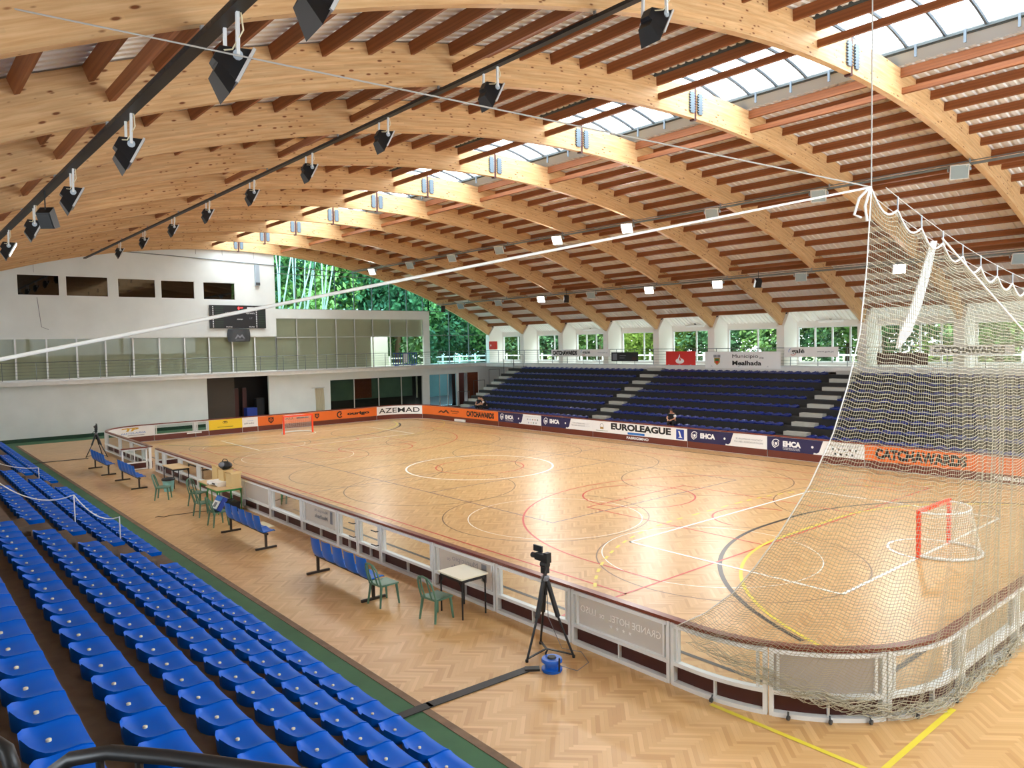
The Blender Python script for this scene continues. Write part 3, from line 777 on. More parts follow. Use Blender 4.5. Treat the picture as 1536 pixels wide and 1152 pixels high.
# far-left corner and left end (read left to right: near corner first)
def tp(A, W):
    A.text('TP', .56*W, .78*W, .66, .84, 'gold', .06, .25); A.poly([(.5*W,.84),(.62*W,.86),(.62*W,.81),(.5*W,.79)], 'gold')
    A.text('PASTELARIA', .48*W, .88*W, .5, .6, 'pale_blue_ink', .02, .2); A.rect(.6*W, .86*W, .42, .445, 'grey_ink'); A.rect(.14*W, .3*W, .52, .56, 'pale_blue_ink'); A.rect(.2*W, .32*W, .42, .45, 'grey_ink')
fb(STOT-.55, CQ-.15+.0, 'paper', 'white banner board with a gold two letter logo at the far near-side corner', tp)
module(STOT-.55, STOT, 'narrow curved rink board panel at the far near-side corner beside the tripod', GB)
sl = lambda y: sy_left(y)
c0 = STOT-.55-(CQ-.15)
yb = RB_-(c0-S_LEFT)              # y where the corner banner ends
fb(c0, c0-sl(-4.9), None, 'clear board panel of the far end, right of the white gold-logo banner')
fb(sl(-4.9), sl(-4.9)-sl(-4.15), None, 'narrow clear board panel of the far end, left of the yellow banner')
def yl(A, W):
    for k in range(3): A.ring(W*.48+.09*(k-1), .72, .06, .025, 'ink')
    A.rect(W*.44, W*.54, .76, .79, 'ink'); A.rect(W*.25, W*.72, .45, .475, 'ink')
fb(sl(-4.15), 1.95, 'yellow', 'yellow banner board with a small dark emblem at the far end', yl)
def al(A, W): A.text('alfredo', .12*W, .75*W, .5, .6, 'grey_ink', .01); A.rect(.3*W, .7*W, .68, .7, 'pale_blue_ink')
fb(sl(-2.2), .95, 'paper', 'small white banner board between the yellow and orange banners', al)
def og(A, W):
    crest(A, .1*W, .62, .17); A.text('AU', .21*W, .27*W, .56, .68, 'ink_brown'); A.rect(.3*W, .4*W, .58, .66, 'ink_brown'); crest(A, .47*W, .64, .15)
    cx = .665*W
    A.ring(cx, .61, .22, .08, 'ink', .9, 5.6); A.poly([(cx-.02,.58),(cx+.09,.75),(cx+.16,.68),(cx+.05,.53)], 'ink', 2)
    A.text('ourigo', .73*W, .93*W, .47, .72, 'ink', .05)
fb(sl(-1.25), 8.2, 'orange', 'long orange banner board behind the far goal, with crests and a ring logo', og)
def az(A, W): A.text('AZEMAD', .05*W, .94*W, .45, .78, 'ink', .008, 0, 1.15)
fb(sl(6.95), 3.3, 'white', 'white banner board with bold black capitals in the far corner', az)
s_az = sl(6.95)-3.3
def mt(A, W):
    A.poly([(.2*W,.5),(.25*W,.68),(.28*W,.58),(.32*W,.74),(.37*W,.5),(.34*W,.5),(.32*W,.62),(.29*W,.5),(.27*W,.5),(.25*W,.58),(.23*W,.5)], 'ink_brown')
    A.text('Mealhada', .385*W, .5*W, .63, .73, 'ink_brown'); A.rect(.4*W, .48*W, .52, .545, 'ink_brown'); A.text('CATCHAWARDS', .6*W, .95*W, .43, .79, 'ink', .06)
W = s_az-sx_far(-10.9)
t, org = fb(s_az, W, 'orange', 'orange banner board curving out of the far corner, with a mountain logo', mt)
for lab, x0, x1, m, fn in [
 ('first navy banner board with a white ring logo, beside the curved orange banner', -10.9, -7.04, 'navy', lambda A, W: ehca(A, W, 'luso')),
 ('second navy banner board with a white ring logo, left of the large white banner', -7.04, -3.05, 'navy', lambda A, W: ehca(A, W, 'clubs')),
 ('long white banner board with large black league lettering and a blue stripe', -3.05, 3.0, 'paper', None),
 ('third navy banner board with a white ring logo, right of the large white banner', 3.0, 7.1, 'navy', lambda A, W: ehca(A, W, 'clubs')),
 ('fourth navy banner board with a white ring logo, beside the orange banner', 7.1, 11.2, 'navy', lambda A, W: ehca(A, W, 'luso')),
 ('orange banner board with tall black lettering seen through the net', 11.2, 15.2, 'orange', lambda A, W: A.text('CATCHAWARDS', .1*W, .88*W, .41, .82, 'ink', .065)),
 ('plain orange banner board at the far corner behind the net', 15.2, 17.87, 'orange', lambda A, W: A.poly([(.75*W,.35),(W,.35),(W,.75),(.85*W,.7)], 'yellow'))]:
    def eu(A, W):
        A.ring(.11*W, .66, .13, .02, 'grey_ink'); A.rect(.09*W, .13*W, .5, .6, 'crest_gold'); A.rect(.04*W, .18*W, .4, .42, 'crest_green')
        A.text('EUROLEAGUE', .215*W, .845*W, .52, .86, 'ink', .05); A.rect(.4*W, .58*W, .35, .46, 'blue_ink')
        A.rect(.895*W, .97*W, .37, .84, 'deep_blue'); A.poly([(.915*W,.76),(.93*W,.76),(.945*W,.5),(.955*W,.45),(.915*W,.45),(.93*W,.52)], 'white', 2)
    t, org = fb(sx_far(x0), x1-x0, m, lab, fn or eu)
    if lab.startswith('long white') or lab.startswith('plain'):
        A = art_on(t, org, sx_far(x0), -.008); q = (2.35, 3.75) if x0 < 0 else (.35, 1.7)
        A.text('FABRIGIMNO', q[0], q[1], .12, .25, 'white', .03); A.build(t)
    if x0 == -10.9: pass
tag(MB().box(-20.22,-20.16,-5.4,-4.6,.24,.31).build('floor_sign','paper'), 'small white plate low on the far end boards left of the yellow banner', 'plate')
tag(MB().box(-15.3,-14.2,9.8,9.9,.06,.2).build('floor_sign','paper'), 'small white plate at the foot of the curved orange banner', 'plate')

# ------------------------------------------------------------ gallery railings and their banners
def railing(name, label, P0, P1, n, zb=PH):
    P0 = Vector(P0); P1 = Vector(P1); t = thing(name, label, 'railing', P0)
    d = P1-P0
    for z in (1.03,): MB().tube([(0,0,z), tuple(d+Vector((0,0,z)))], .022, 6).build('top_rail', 'rail_steel', t)
    for z in (.15,.33,.51,.69,.86): MB().tube([(0,0,z), tuple(d+Vector((0,0,z)))], .007, 5).build('crossbar', 'rail_steel', t)
    for k in range(n+1):
        p = d*k/n; MB().box(p.x-.015,p.x+.015,p.y-.015,p.y+.015,0,1.03).build('post','rail_steel',t)
    return t
railing('gallery_railing', 'thin steel railing along the end gallery', (-25.06,-21.5,PH), (-25.06,20.2,PH), 26)
railing('gallery_railing', 'thin steel railing along the gallery above the far stand', (-25.0,20.24,PH), (26.5,20.24,PH), 32)
def gbanner(x0, x1, z0, z1, m, label, fn):
    t = thing('banner', label, 'banner', (x0,20.13,z0), 0, 'banners hung on the far gallery railing')
    W, H = x1-x0, z1-z0
    o = MB().grid(lambda u, v: (W*u, .012*math.sin(u*17)*(1-v), H*v), 24, 1).build('sheet', m, t, True)
    A = Art(lambda x, z, lift: (x, -.018-.004*lift, z))
    if fn: fn(A, W, H); A.build(t, 'print')
def gale(A, x0, x1, H):
    w = x1-x0
    A.text('galé', x0+.1*w, x0+.36*w, .25*H, .82*H, 'ink', .02); A.ring(x0+.1*w, .55*H, .33*H, .05*H, 'blue_ink', 1.8, 3.4); A.ring(x0+.13*w, .5*H, .36*H, .05*H, 'red', 3.9, 5.9); A.text('www.gale.pt', x0+.6*w, x0+.92*w, .42*H, .6*H, 'grey_ink', .01)
gbanner(-16.95, -11.0, 4.0, 4.5, 'paper', 'long white banner with black capitals and a small ring logo, on the railing left end', lambda A, W, H: (A.text('CATCHAWARDS', .03*W, .46*W, .18*H, .84*H, 'ink', .06), gale(A, .5*W, W, H)))
gbanner(-10.9, -8.5, 3.66, 4.28, 'black', 'black banner on the gallery railing left of the red one', lambda A, W, H: (A.rect(.05*W,.22*W,.15*H,.85*H,'grey_ink'), A.rect(.32*W,.55*W,.6*H,.66*H,'grey_ink'), A.rect(.32*W,.5*W,.35*H,.4*H,'grey_ink'), A.rect(.78*W,.93*W,.15*H,.5*H,'ink_brown')))
def flame(A, W, H):
    A.disc(.48*W, .3*H, .2*H, 'white', 1, 20, 1.9); A.poly([(.44*W,.3*H),(.42*W,.5*H),(.48*W,.82*H),(.49*W,.6*H),(.54*W,.45*H),(.54*W,.3*H)], 'white', 2); A.poly([(.475*W,.32*H),(.46*W,.5*H),(.5*W,.62*H),(.505*W,.46*H),(.525*W,.34*H)], 'red', 3)
gbanner(-6.2, -3.9, 3.45, 4.32, 'red', 'red banner with a white flame mark on the gallery railing', flame)
def town(A, W, H):
    x, z = .17*W, .45*H
    A.poly([(x-.2,z+.18),(x+.2,z+.18),(x+.2,z-.1),(x,z-.27),(x-.2,z-.1)], 'crest_gold'); A.poly([(x-.13,z+.12),(x+.13,z+.12),(x+.13,z-.02),(x-.13,z-.02)], 'crest_green', 2); A.poly([(x-.13,z-.03),(x+.13,z-.03),(x,z-.2)], 'red', 2)
    for k in range(5): A.rect(x-.24+.1*k, x-.17+.1*k, z+.2, z+.36, 'grey_ink')
    A.text('Município', .38*W, .72*W, .56*H, .84*H, 'ink', 0); A.text('de', .735*W, .79*W, .58*H, .7*H, 'ink', 0); A.text('Mealhada', .38*W, .76*W, .18*H, .46*H, 'ink', .03)
gbanner(-3.2, 1.85, 3.3, 4.28, 'paper', 'large white banner with a town crest on the gallery railing', town)
gbanner(2.05, 5.15, 3.98, 4.52, 'paper', 'white banner with a ring logo and web address, right of the town banner', lambda A, W, H: gale(A, .05*W, W, H))
gbanner(7.15, 9.6, 3.6, 4.2, 'ink_brown', 'dark brown banner on the gallery railing behind the net', None)
gbanner(9.65, 13.2, 4.05, 4.55, 'paper', 'white banner with black capitals on the gallery railing behind the net', lambda A, W, H: A.text('CATCHAWARDS', .05*W, .9*W, .18*H, .84*H, 'ink', .06))
# small fixtures of the far gallery
t = thing('hose_cabinet', 'red fire hose cabinet on the corner pillar of the far gallery', 'fire cabinet', (-25.1,21.1,4.55))
MB().box(-.42,.42,-.12,.1,0,.68).build('case','red',t); MB().box(-.33,.33,-.13,-.12,.08,.6).build('door','red',t); MB().box(-.2,-.12,-.14,-.13,.28,.42).build('label_plate','white',t)
for i, x in enumerate((-15.2,-5.7,3.5,12.8)):
    t = thing('wall_lamp', '%s curved white wall lamp above the far gallery windows, counted from the left' % ORD[i], 'wall lamp', (x,22.55,5.95), 0, 'wall lamps above the far gallery windows')
    MB().lathe([(.02,-.75),(.07,-.7),(.08,0),(.07,.7),(.02,.75)], (0,0,0), 10, 'x').build('shade','white',t,True); MB().box(-.05,.05,0,.15,.05,.2).build('bracket','dark_steel',t)
t = thing('crowd_barrier', 'blue plastic crowd barrier standing on the end gallery', 'barrier', (-25.5,12.6,PH))
f = MB()
for z in (.1,.98): f.bar((0,-1.05,z),(0,1.05,z),.06)
for k in range(11): f.bar((0,-1.05+.21*k,.1),(0,-1.05+.21*k,.98),.045)
f.build('frame','barrier_blue',t); MB().box(-.02,.02,-.2,.2,.25,.95).build('panel','cloth_white',t)
for y in (-.75,.75): MB().bar((-.3,y,.03),(.3,y,.03),.06).build('foot','barrier_blue',t)
# scoreboard
t = thing('scoreboard', 'black electronic scoreboard hung on the end wall', 'scoreboard', (XU+.02,-.03,6.4))
MB().box(0,.14,-1.87,1.87,0,1.53).build('case','black_plastic',t)
A = Art(lambda x, z, lift: (.142+.003*lift, x, z))
A.text('LOCAL', -.85,-.35,.96,1.08,'screen_text',.02); A.text('VISITANTE', .5,1.1,.96,1.06,'screen_text',.01); A.text('PERIODO', -.1,.28,.56,.64,'screen_text',.02); A.text('FALTAS',-.84,-.44,.05,.14,'screen_text',.02); A.text('FALTAS',.7,1.06,.05,.14,'screen_text',.02); A.rect(.6,1.05,1.3,1.42,'screen_text')
for c in (-1.68,1.22):
    for k in range(12): A.rect(c-.03,c+.04,.06+.12*k,.13+.12*k,'screen_text')
A.text('8',-.02,.08,1.26,1.44,'red_led',.02); A.rect(.14,.3,1.36,1.39,'red_led'); A.text('LT',.75,.95,.62,.72,'grey_ink')
for k in range(12): A.rect(-1.55,-1.0,.09+.12*k,.1+.12*k,'crest_green'); A.rect(1.35,1.8,.09+.12*k,.1+.12*k,'crest_green')
A.build(t)
t = thing('speaker_cover', 'dark padded cover with a pale mountain mark under the scoreboard', 'cover', (XU+.02,-.05,5.5))
MB().grid(lambda u, v: (.3*math.sin(PI*min(max(u,.02),.98))**.3, (-.72-.06*math.sin(v*PI))+(1.44+.12*math.sin(v*PI))*u, .84*v), 16, 6).build('cover','navy' if 0 else 'dark_steel',t,True)
A = Art(lambda x, z, lift: (.31+.004*lift, x, z)); A.poly([(-.35,.2),(-.15,.5),(0,.36),(.15,.5),(.35,.2),(.24,.2),(.13,.36),(0,.22),(-.13,.36),(-.24,.2)],'grey_ink'); A.rect(-.3,.3,.1,.13,'grey_ink'); A.build(t,'emblem')
t = thing('wall_unit', 'narrow grey unit hung high on the end wall left of the blue glazing', 'wall unit', (XU+.02,1.36,9.3))
MB().box(0,.2,-.14,.14,0,1.4).build('case','galv',t); MB().box(.2,.24,-.14,.14,0,.2).build('grille','dark_steel',t)
# ------------------------------------------------------------ near stand
NY = lambda k: -14.18-.7*(k-1); NZ = lambda k: .642+.354*(k-1)
b = MB()
for k in range(1, 9): b.box(-21, 27.3, NY(k)-.7, NY(k), 0, NZ(k))
b.box(-21, 27.3, -23.3, NY(8)-.7, 0, PH)
struct('floor_near_stand', b, 'tread', 'brown stepped floor of the near stand', 'stand')
b = MB()
for k in range(1, 8):
    for x0, x1 in ((7.32,8.23), (-4.45,-3.52)): b.box(x0, x1, NY(k)-.7, NY(k)-.4, NZ(k), NZ(k)+.177)
struct('floor_near_steps', b, 'tread', 'half steps in the aisles of the near stand', 'steps')
def seat_mesh(far=False):
    """backless bucket seat: rounded raised rear, dished top, deep skirt; rear at -y"""
    b = MB(); W = .238; n, m = (14, 10) if not far else (4, 4)
    def outline(u, v):                                # u across -1..1, v 0 rear .. 1 front
        y = -.195+.385*v
        w = W*(1 if v > .42 else (1-((.42-v)/.42)**2.6)**.5*1.0 if v > 0 else .0)
        w = W*max(.2, (1-max(0,(.6-v)/.6)**2.5)**.45)
        return u*w, y
    def h(u, v):
        lip = .05*max(0, 1-v/.32)**1.2 + .03*abs(u)**4*(1-.4*v)
        return .07 + lip - .012*math.sin(PI*min(1, v*1.05)) - .022*max(0, v-.82)/.18
    top = lambda a, c: (*outline(2*a-1, c), h(2*a-1, c))
    b.grid(top, n, m)
    ring = [(i/n, 0) for i in range(n)] + [(1, j/m) for j in range(m)] + [(1-i/n, 1) for i in range(n)] + [(0, 1-j/m) for j in range(m)]
    k = len(b.v); N = len(ring)
    for a, c in ring:
        x, y, z = top(a, c); b.v += [(x, y, z), (x*.94, y*.95, .0)]
    for i in range(N):
        j = (i+1) % N; b.f.append((k+2*i, k+2*i+1, k+2*j+1, k+2*j))
    return b
sm = seat_mesh().mesh('seat_shell', 'seat_blue', 'smooth')
cap = MB().lathe([(.0,.06),(.018,.06),(.018,.074),(.012,.078),(0,.079)], (0,-.03,0), 10).mesh('bolt_cap', 'cream')
blocks = [('near block', 8.27, 21.2), ('middle block', -3.3, 7.3), ('far block', -19.8, -4.6)]
first = None; nseat = 0
for bi, (bn, x0, x1) in enumerate(blocks):
    kmax = (6, 5, 3)[bi]
    for k in range(1, kmax+1):
        n = int((x1-x0)/.5)
        for i in range(n):
            x = x0+.25+.5*i
            if bi == 0 and (x > 19.6 + .0 or (k >= 6 and x < 12.5) or (k == 5 and x < 9.0)): continue
            if bi == 1 and (k == 5 or (k == 4 and x < 2.0)): continue
            if bi == 2 and (k == 3 or (k == 2 and x < -11)): continue
            if first is None:
                s = thing('stadium_seat', '', 'seat'); o = bpy.data.objects.new('seat_shell', sm); C.objects.link(o); o.parent = s
                o = bpy.data.objects.new('bolt_cap', cap); C.objects.link(o); o.parent = s; first = s
            else: s = copy_tree(first)
            s.location = (x, NY(k)-.215, NZ(k))
            tag(s, 'blue plastic bucket seat, %s row up, %s of the near stand' % (ORD[k-1], bn), 'seat', 'seats of the %s row, %s' % (ORD[k-1], bn)); nseat += 1
# stanchions and their sagging cord
def stanchion(x, y, z, h, lab):
    t = thing('stanchion', lab, 'stanchion', (x,y,z), 0, None)
    MB().lathe([(.0,0),(.12,0),(.12,.012),(.02,.025),(0,.025)],(0,0,0),16).build('base','white_metal',t); MB().tube([(0,0,.01),(0,0,h)],.013,8).build('pole','white_metal',t)
st = [(6.05,-14.75,.6,.78), (5.55,-15.52,.954,.95), (-4.1,-14.85,.6,.72)]
for i, (x, y, z, h) in enumerate(st):
    stanchion(x, y, z, h, ['white cord post at the end of the front seat row, nearest the green strip', 'white cord post between the seat rows of the near stand aisle', 'white cord post standing at the farther aisle of the near stand'][i])
def sag(p, q, d, n=16): return [tuple(Vector(p).lerp(Vector(q), i/n) - Vector((0,0,4*d*(i/n)*(1-i/n)))) for i in range(n+1)]
tag(MB().tube(sag((6.05,-14.75,1.37),(5.55,-15.52,1.9),.22)+sag((5.55,-15.52,1.9),(4.2,-17.2,2.75),.42)[1:],.012,6).build('barrier_cord','rope'), 'white cord sagging between the posts in the nearer aisle', 'cord')
tag(MB().tube(sag((-4.1,-14.85,1.31),(-5.6,-16.6,2.0),.22),.012,6).build('barrier_cord','rope'), 'white cord sagging from the post in the farther aisle', 'cord')
# rail close to the viewer
t = thing('handrail', 'black tubular handrail at the foot of the picture in front of the seats', 'handrail', (21.9,-18.3,2.7))
O = Vector((21.9,-18.3,2.7))
R1 = [(21.80,-18.47,3.3),(21.84,-18.40,3.80),(21.88,-18.36,3.90),(21.92,-18.32,3.94),(21.98,-18.24,3.953),(22.08,-18.12,3.935),(22.18,-18.01,3.915),(22.45,-17.7,3.85),(22.6,-17.52,3.75)]
MB().tube([Vector(p)-O for p in R1], .02, 12).build('top_rail','black_plastic',t,'all')
for p in ((21.965,-18.26,3.94),(22.03,-18.18,3.94)): MB().tube([Vector(p)-O, Vector((p[0],p[1],2.75))-O], .011, 8).build('post','black_plastic',t)
t = thing('handrail', 'second black handrail end at the very corner below the seats', 'handrail', (21.75,-18.5,2.7)); O = Vector((21.75,-18.5,2.7))
MB().tube([Vector(p)-O for p in [(21.70,-18.53,3.955),(21.77,-18.475,3.985),(21.80,-18.45,3.965),(21.815,-18.44,3.92),(21.82,-18.44,3.3)]], .02, 12).build('top_rail','black_plastic',t,'all')

# ------------------------------------------------------------ far stand
FY = lambda i: 14.92+.752*(i-1); FZ = lambda i: .35+.388*i
b = MB()
for i in range(0, 8): b.box(-21.2, 27.3, FY(i) if i else 14.12, FY(i+1), 0, FZ(i))
struct('floor_far_stand', b, 'stand_dark', 'dark stepped floor of the far stand', 'stand')
for nm, xc in (('left end', -20.45), ('middle', -6.88), ('right', 5.79)):
    b = MB()
    for i in range(0, 8): b.box(xc-.6, xc+.6, FY(i+1)-.38, FY(i+1)-.002, FZ(i)+.002, FZ(i)+.194)
    struct('floor_far_steps', b, 'step_grey', 'pale half steps of the %s aisle in the far stand' % nm, 'steps')
fm = seat_mesh(True).mesh('seat_shell', 'seat_far_shaded', 'all')
cand = []
for x0, x1 in ((-19.7,-7.6), (-6.15,5.1), (6.5,24)):
    for r in range(8):
        n = int((x1-x0)/.5)
        for i in range(n): cand.append((x0+.25+.5*i, (FY(r) if r else 14.16)+.235, FZ(r), r))
cand.sort(key=lambda c: (c[0]-24.2)**2+(c[1]+18.7)**2 if c[0] < 15 else 1e6)
rest = MB(); seatb = seat_mesh(True)
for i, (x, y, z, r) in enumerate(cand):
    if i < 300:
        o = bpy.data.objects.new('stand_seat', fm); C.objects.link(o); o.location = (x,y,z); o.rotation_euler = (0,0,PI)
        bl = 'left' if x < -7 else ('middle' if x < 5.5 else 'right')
        tag(o, 'blue seat with shade in its colour, %s row up of the %s block of the far stand' % (ORD[r], bl), 'stand seat', '%s row seats in the %s block of the far stand' % (ORD[r], bl))
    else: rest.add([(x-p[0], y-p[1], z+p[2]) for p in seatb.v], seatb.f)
tag(rest.build('stand_seat','seat_far_shaded',None,'all'), 'blue seats with shade in their colour, filling the rest of the far stand', 'stand seat', None, 'stuff')
t = thing('stair_railing', 'dark stepped handrails beside the left end of the far stand', 'railing', (-21.0,14.3,0))
for i in range(1, 8, 2):
    y = FY(i)-14.3; z = FZ(i)
    MB().tube([(-.15,y-.5,z-.4),(-.15,y-.5,z+.75),(-.15,y+.55,z+.75),(-.15,y+.55,z-.1)],.02,6).build('hoop','dark_steel',t)
t = thing('stair_railing', 'light handrail hoop at the top of the far stand beside the corner', 'railing', (-20.3,19.7,PH-.4))
MB().tube([(-.6,0,0),(-.6,0,1.1),(.6,0,1.1),(.6,0,0)],.025,6).build('hoop','dark_steel',t)

# ------------------------------------------------------------ goals
def goal(x, s, lab):
    t = thing('goal', lab, 'goal', (x,0,0), 0 if s > 0 else PI)
    for y in (-.89,.89): MB().box(-.04,.04,y-.04,y+.04,0,1.09).build('post','goal_red',t)
    MB().box(-.04,.04,-.85,.85,1.01,1.09).build('crossbar','goal_red',t)
    top = [(.02+.7*math.sin(PI*i/24)**.9, -.85*math.cos(PI*i/24), 1.03) for i in range(25)]
    bot = [(.02+.95*math.sin(PI*i/24)**.8, -.88*math.cos(PI*i/24), .04) for i in range(25)]
    MB().tube(top,.022,8).build('top_hoop','white_metal',t,True); MB().tube(bot,.035,8).build('base_hoop','white_metal',t,True)
    n = MB()
    P = lambda a, z: ((.02+(.7+.25*(1-z/1.03))*math.sin(PI*a)**.85), -(.85+.03*(1-z/1.03))*math.cos(PI*a), z)
    for i in range(1, 44): n.tube([P(i/44, .05+.98*j/6) for j in range(7)], .0035, 3, caps=False)
    for j in range(1, 20): n.tube([P(i/24, 1.03*j/20) for i in range(25)], .0035, 3, caps=False)
    for i in range(1, 10):
        y = -.85+1.7*i/10; n.tube([(.02,y,1.03),(.02+.62*math.sin(math.acos(-y/.85))**.9,y,1.03)],.0035,3,caps=False)
    n.build('goal_net','goal_net',t)
    MB().bar((.1,-.8,.9),(.62,.0,.9),.01).build('tie','white_metal',t)
goal(G, 1, 'near red and white hockey goal seen through the big net'); goal(-G, -1, 'far red and white hockey goal in front of the orange banner')

# ------------------------------------------------------------ protective net behind the near goal
def T(s): y = -9.33+18.66*s; return Vector((20.0, y, 5.65+.01347*y*y))
S0 = sx_near(17.6); SL = 2*(CQ-.35)+2*RB_
def B(s):
    d = SL*s; q = Pm(S0+d, .16+.015*math.sin(d*9)+.008*math.sin(d*23), 0)
    z = .93-.31*d if d < 2.6 else .12
    return Vector((q[0], q[1], max(.06, z+.03*math.sin(d*14))))
EDGE = [(20,-9.33,6.82),(20,-9.44,5.87),(19.96,-9.52,5.07),(19.85,-9.6,4.42),(19.7,-9.66,3.83),(19.44,-9.73,3.18),(19.07,-9.81,2.49),(18.76,-9.87,1.99),(18.44,-9.91,1.56),(18.03,-9.97,1.19),(17.62,-10.1,.93)]
def edge(t):
    f = t*10; i = min(9, int(f)); return Vector(EDGE[i]).lerp(Vector(EDGE[i+1]), f-i)
def net(s, t):
    a, b_ = T(s), B(s); l0 = T(0).lerp(B(0), t); dz = edge(t)-l0
    # the sheet hangs over the outside of the boards before it reaches the floor
    p = a.lerp(b_, t)
    w = max(0, 1-s/.45)
    p += dz*w*w
    hk = .75/18.66; ph = (s/hk) % 1
    p.z -= .16*math.sin(PI*ph)*max(0, 1-t/.06)**1.5 if t < .06 else 0
    rip = .02*math.sin(s*60+5*t)*t*(1-t)*2+.018*math.sin(s*27-3*t)*t*(1-t)*3; p.z += .03*math.sin(s*95+t*9)*t*(1-t)*2
    p.x += rip; p.y += rip*.5
    # keep it outside the rail of the boards
    if t > .5:
        c = Vector((max(-RA_, min(RA_, p.x)), max(-RB_, min(RB_, p.y)))); r = Vector((p.x-c.x, p.y-c.y)).length
        lim = RR+.12
        if p.z < 1.15 and r < lim and r > 1e-3:
            k = lim/r; p.x = c.x+(p.x-c.x)*k; p.y = c.y+(p.y-c.y)*k
    return p
t = thing('protective_net', 'big cream protective net hung behind the near goal and over the corner boards', 'net', (20,-9.33,0)); O = Vector((20,-9.33,0))
NS, NT = 330, 128
gridp = [[net(i/NS*.86, j/NT)-O for j in range(NT+1)] for i in range(NS+1)]
n = MB()
def strand(pts, r):
    m = len(pts); b0 = len(n.v)
    for i, p in enumerate(pts):
        d = (pts[min(i+1,m-1)]-pts[max(i-1,0)])
        d = d.normalized() if d.length > 1e-9 else Vector((0,0,1)); u = Vector((.6,-.7,.3)); a = d.cross(u)
        a = a.normalized() if a.length > 1e-4 else d.orthogonal().normalized(); c = d.cross(a)
        n.v += [tuple(p+(a*math.cos(2*PI*k/3)+c*math.sin(2*PI*k/3))*r) for k in range(3)]
    for i in range(m-1): n.f += [(b0+3*i+k, b0+3*i+(k+1) % 3, b0+3*i+3+(k+1) % 3, b0+3*i+3+k) for k in range(3)]
for i in range(NS+1): strand(gridp[i], .0034)
for j in range(NT+1): strand([gridp[i][j] for i in range(NS+1)], .0042)
n.build('mesh','net',t)
MB().tube([gridp[i][0] for i in range(NS+1)], .014, 6).build('head_rope','rope',t); MB().tube([p for p in gridp[0]], .008, 6).build('edge_rope','rope',t)
g = MB(); rnd = random.Random(3)
for k in range(150):
    d = rnd.uniform(.2, 6.5); z0 = max(.1, .84-.3*d)+rnd.uniform(-.05,.1); o0 = rnd.uniform(.14,.24); ph = rnd.uniform(0,6); am = rnd.uniform(.01,.05); dz = rnd.uniform(-.12,.02) if d > 2 else -.3*.07*12/2
    L = rnd.uniform(.5,1.1)
    pts = [Vector(Pm(S0+d+L*i/12, o0+.03*math.sin(ph+i*.8), max(.03, z0+dz*i/12+am*math.sin(ph*2+i*1.1))))-O for i in range(13)]
    g.tube(pts, .0045, 4, caps=False)
g.build('gathered_hem','net',t)
st = MB(); P = [(19.93,-7.24,6.35),(19.9,-7.44,5.89),(19.9,-7.76,5.42),(19.9,-8.1,5.06),(19.9,-8.33,4.86)]
for k, p in enumerate(P):
    w = (.05,.085,.09,.1,.02)[k]; st.v += [(p[0]-20-.4*w, p[1]+9.33-w*.75, p[2]), (p[0]-20+.4*w, p[1]+9.33+w*.75, p[2]), (p[0]-20+.4*w+.02, p[1]+9.33+w*.75, p[2]), (p[0]-20-.4*w+.02, p[1]+9.33-w*.75, p[2])]
for k in range(4): st.f += [(4*k+a, 4*k+(a+1) % 4, 4*k+4+(a+1) % 4, 4*k+4+a) for a in range(4)]
st.f += [(3,2,1,0),(16,17,18,19)]; tag(st.build('cloth_strap','white',None,True,None), 'white cloth strap hanging in front of the big net', 'strap').location = (20,-9.33,0)
t = thing('support_rope', 'pair of thin cords with hooks that carry the net head rope', 'rope', (20,-9.33,6.82)); O = Vector((20,-9.33,6.82))
for dx, dz in ((.0,.16),(-.12,.04)): MB().tube([T(k/40*.86)-O+Vector((dx,0,dz)) for k in range(1, 41)], .006, 5).build('cord','wire',t)
for k in range(1, 21): MB().tube([T(k*.75/18.66)-O, T(k*.75/18.66)-O+Vector((0,0,.17))], .01, 5).build('hook','steel',t)
PK = (20.0,-9.33,6.84)
tag(MB().tube([PK, (18.5,-18.08,4.985)], .013, 8).build('guy_rope','rope'), 'thick white guy rope running low from the net corner across the whole hall', 'rope')
tag(MB().tube([PK, (15.2,-17.57,8.44)], .009, 6).build('guy_wire','wire'), 'thin wire running from the net corner up below the roof arches', 'wire')
tag(MB().tube([PK, (20.0,-9.33,11.0)], .008, 6).build('drop_wire','wire'), 'thin vertical wire carrying the net corner from the roof', 'wire')
tag(MB().tube([(20.12,-7.44,6.35),(20.12,-3.61,4.97),(20.12,-1.5,4.2)], .014, 6).build('slack_rope','rope'), 'white rope slanting down behind the big net', 'rope')
tag(MB().tube([(20,-9.36,6.84),(19.93,-9.5,6.7),(19.9,-9.56,6.5),(19.96,-9.5,6.46)],.016,6).tube([(20,-9.36,6.82),(19.98,-9.45,6.6),(20.0,-9.44,6.42)],.016,6).build('rope_knot','rope'), 'white knot with loose rope ends at the top corner of the net', 'knot')
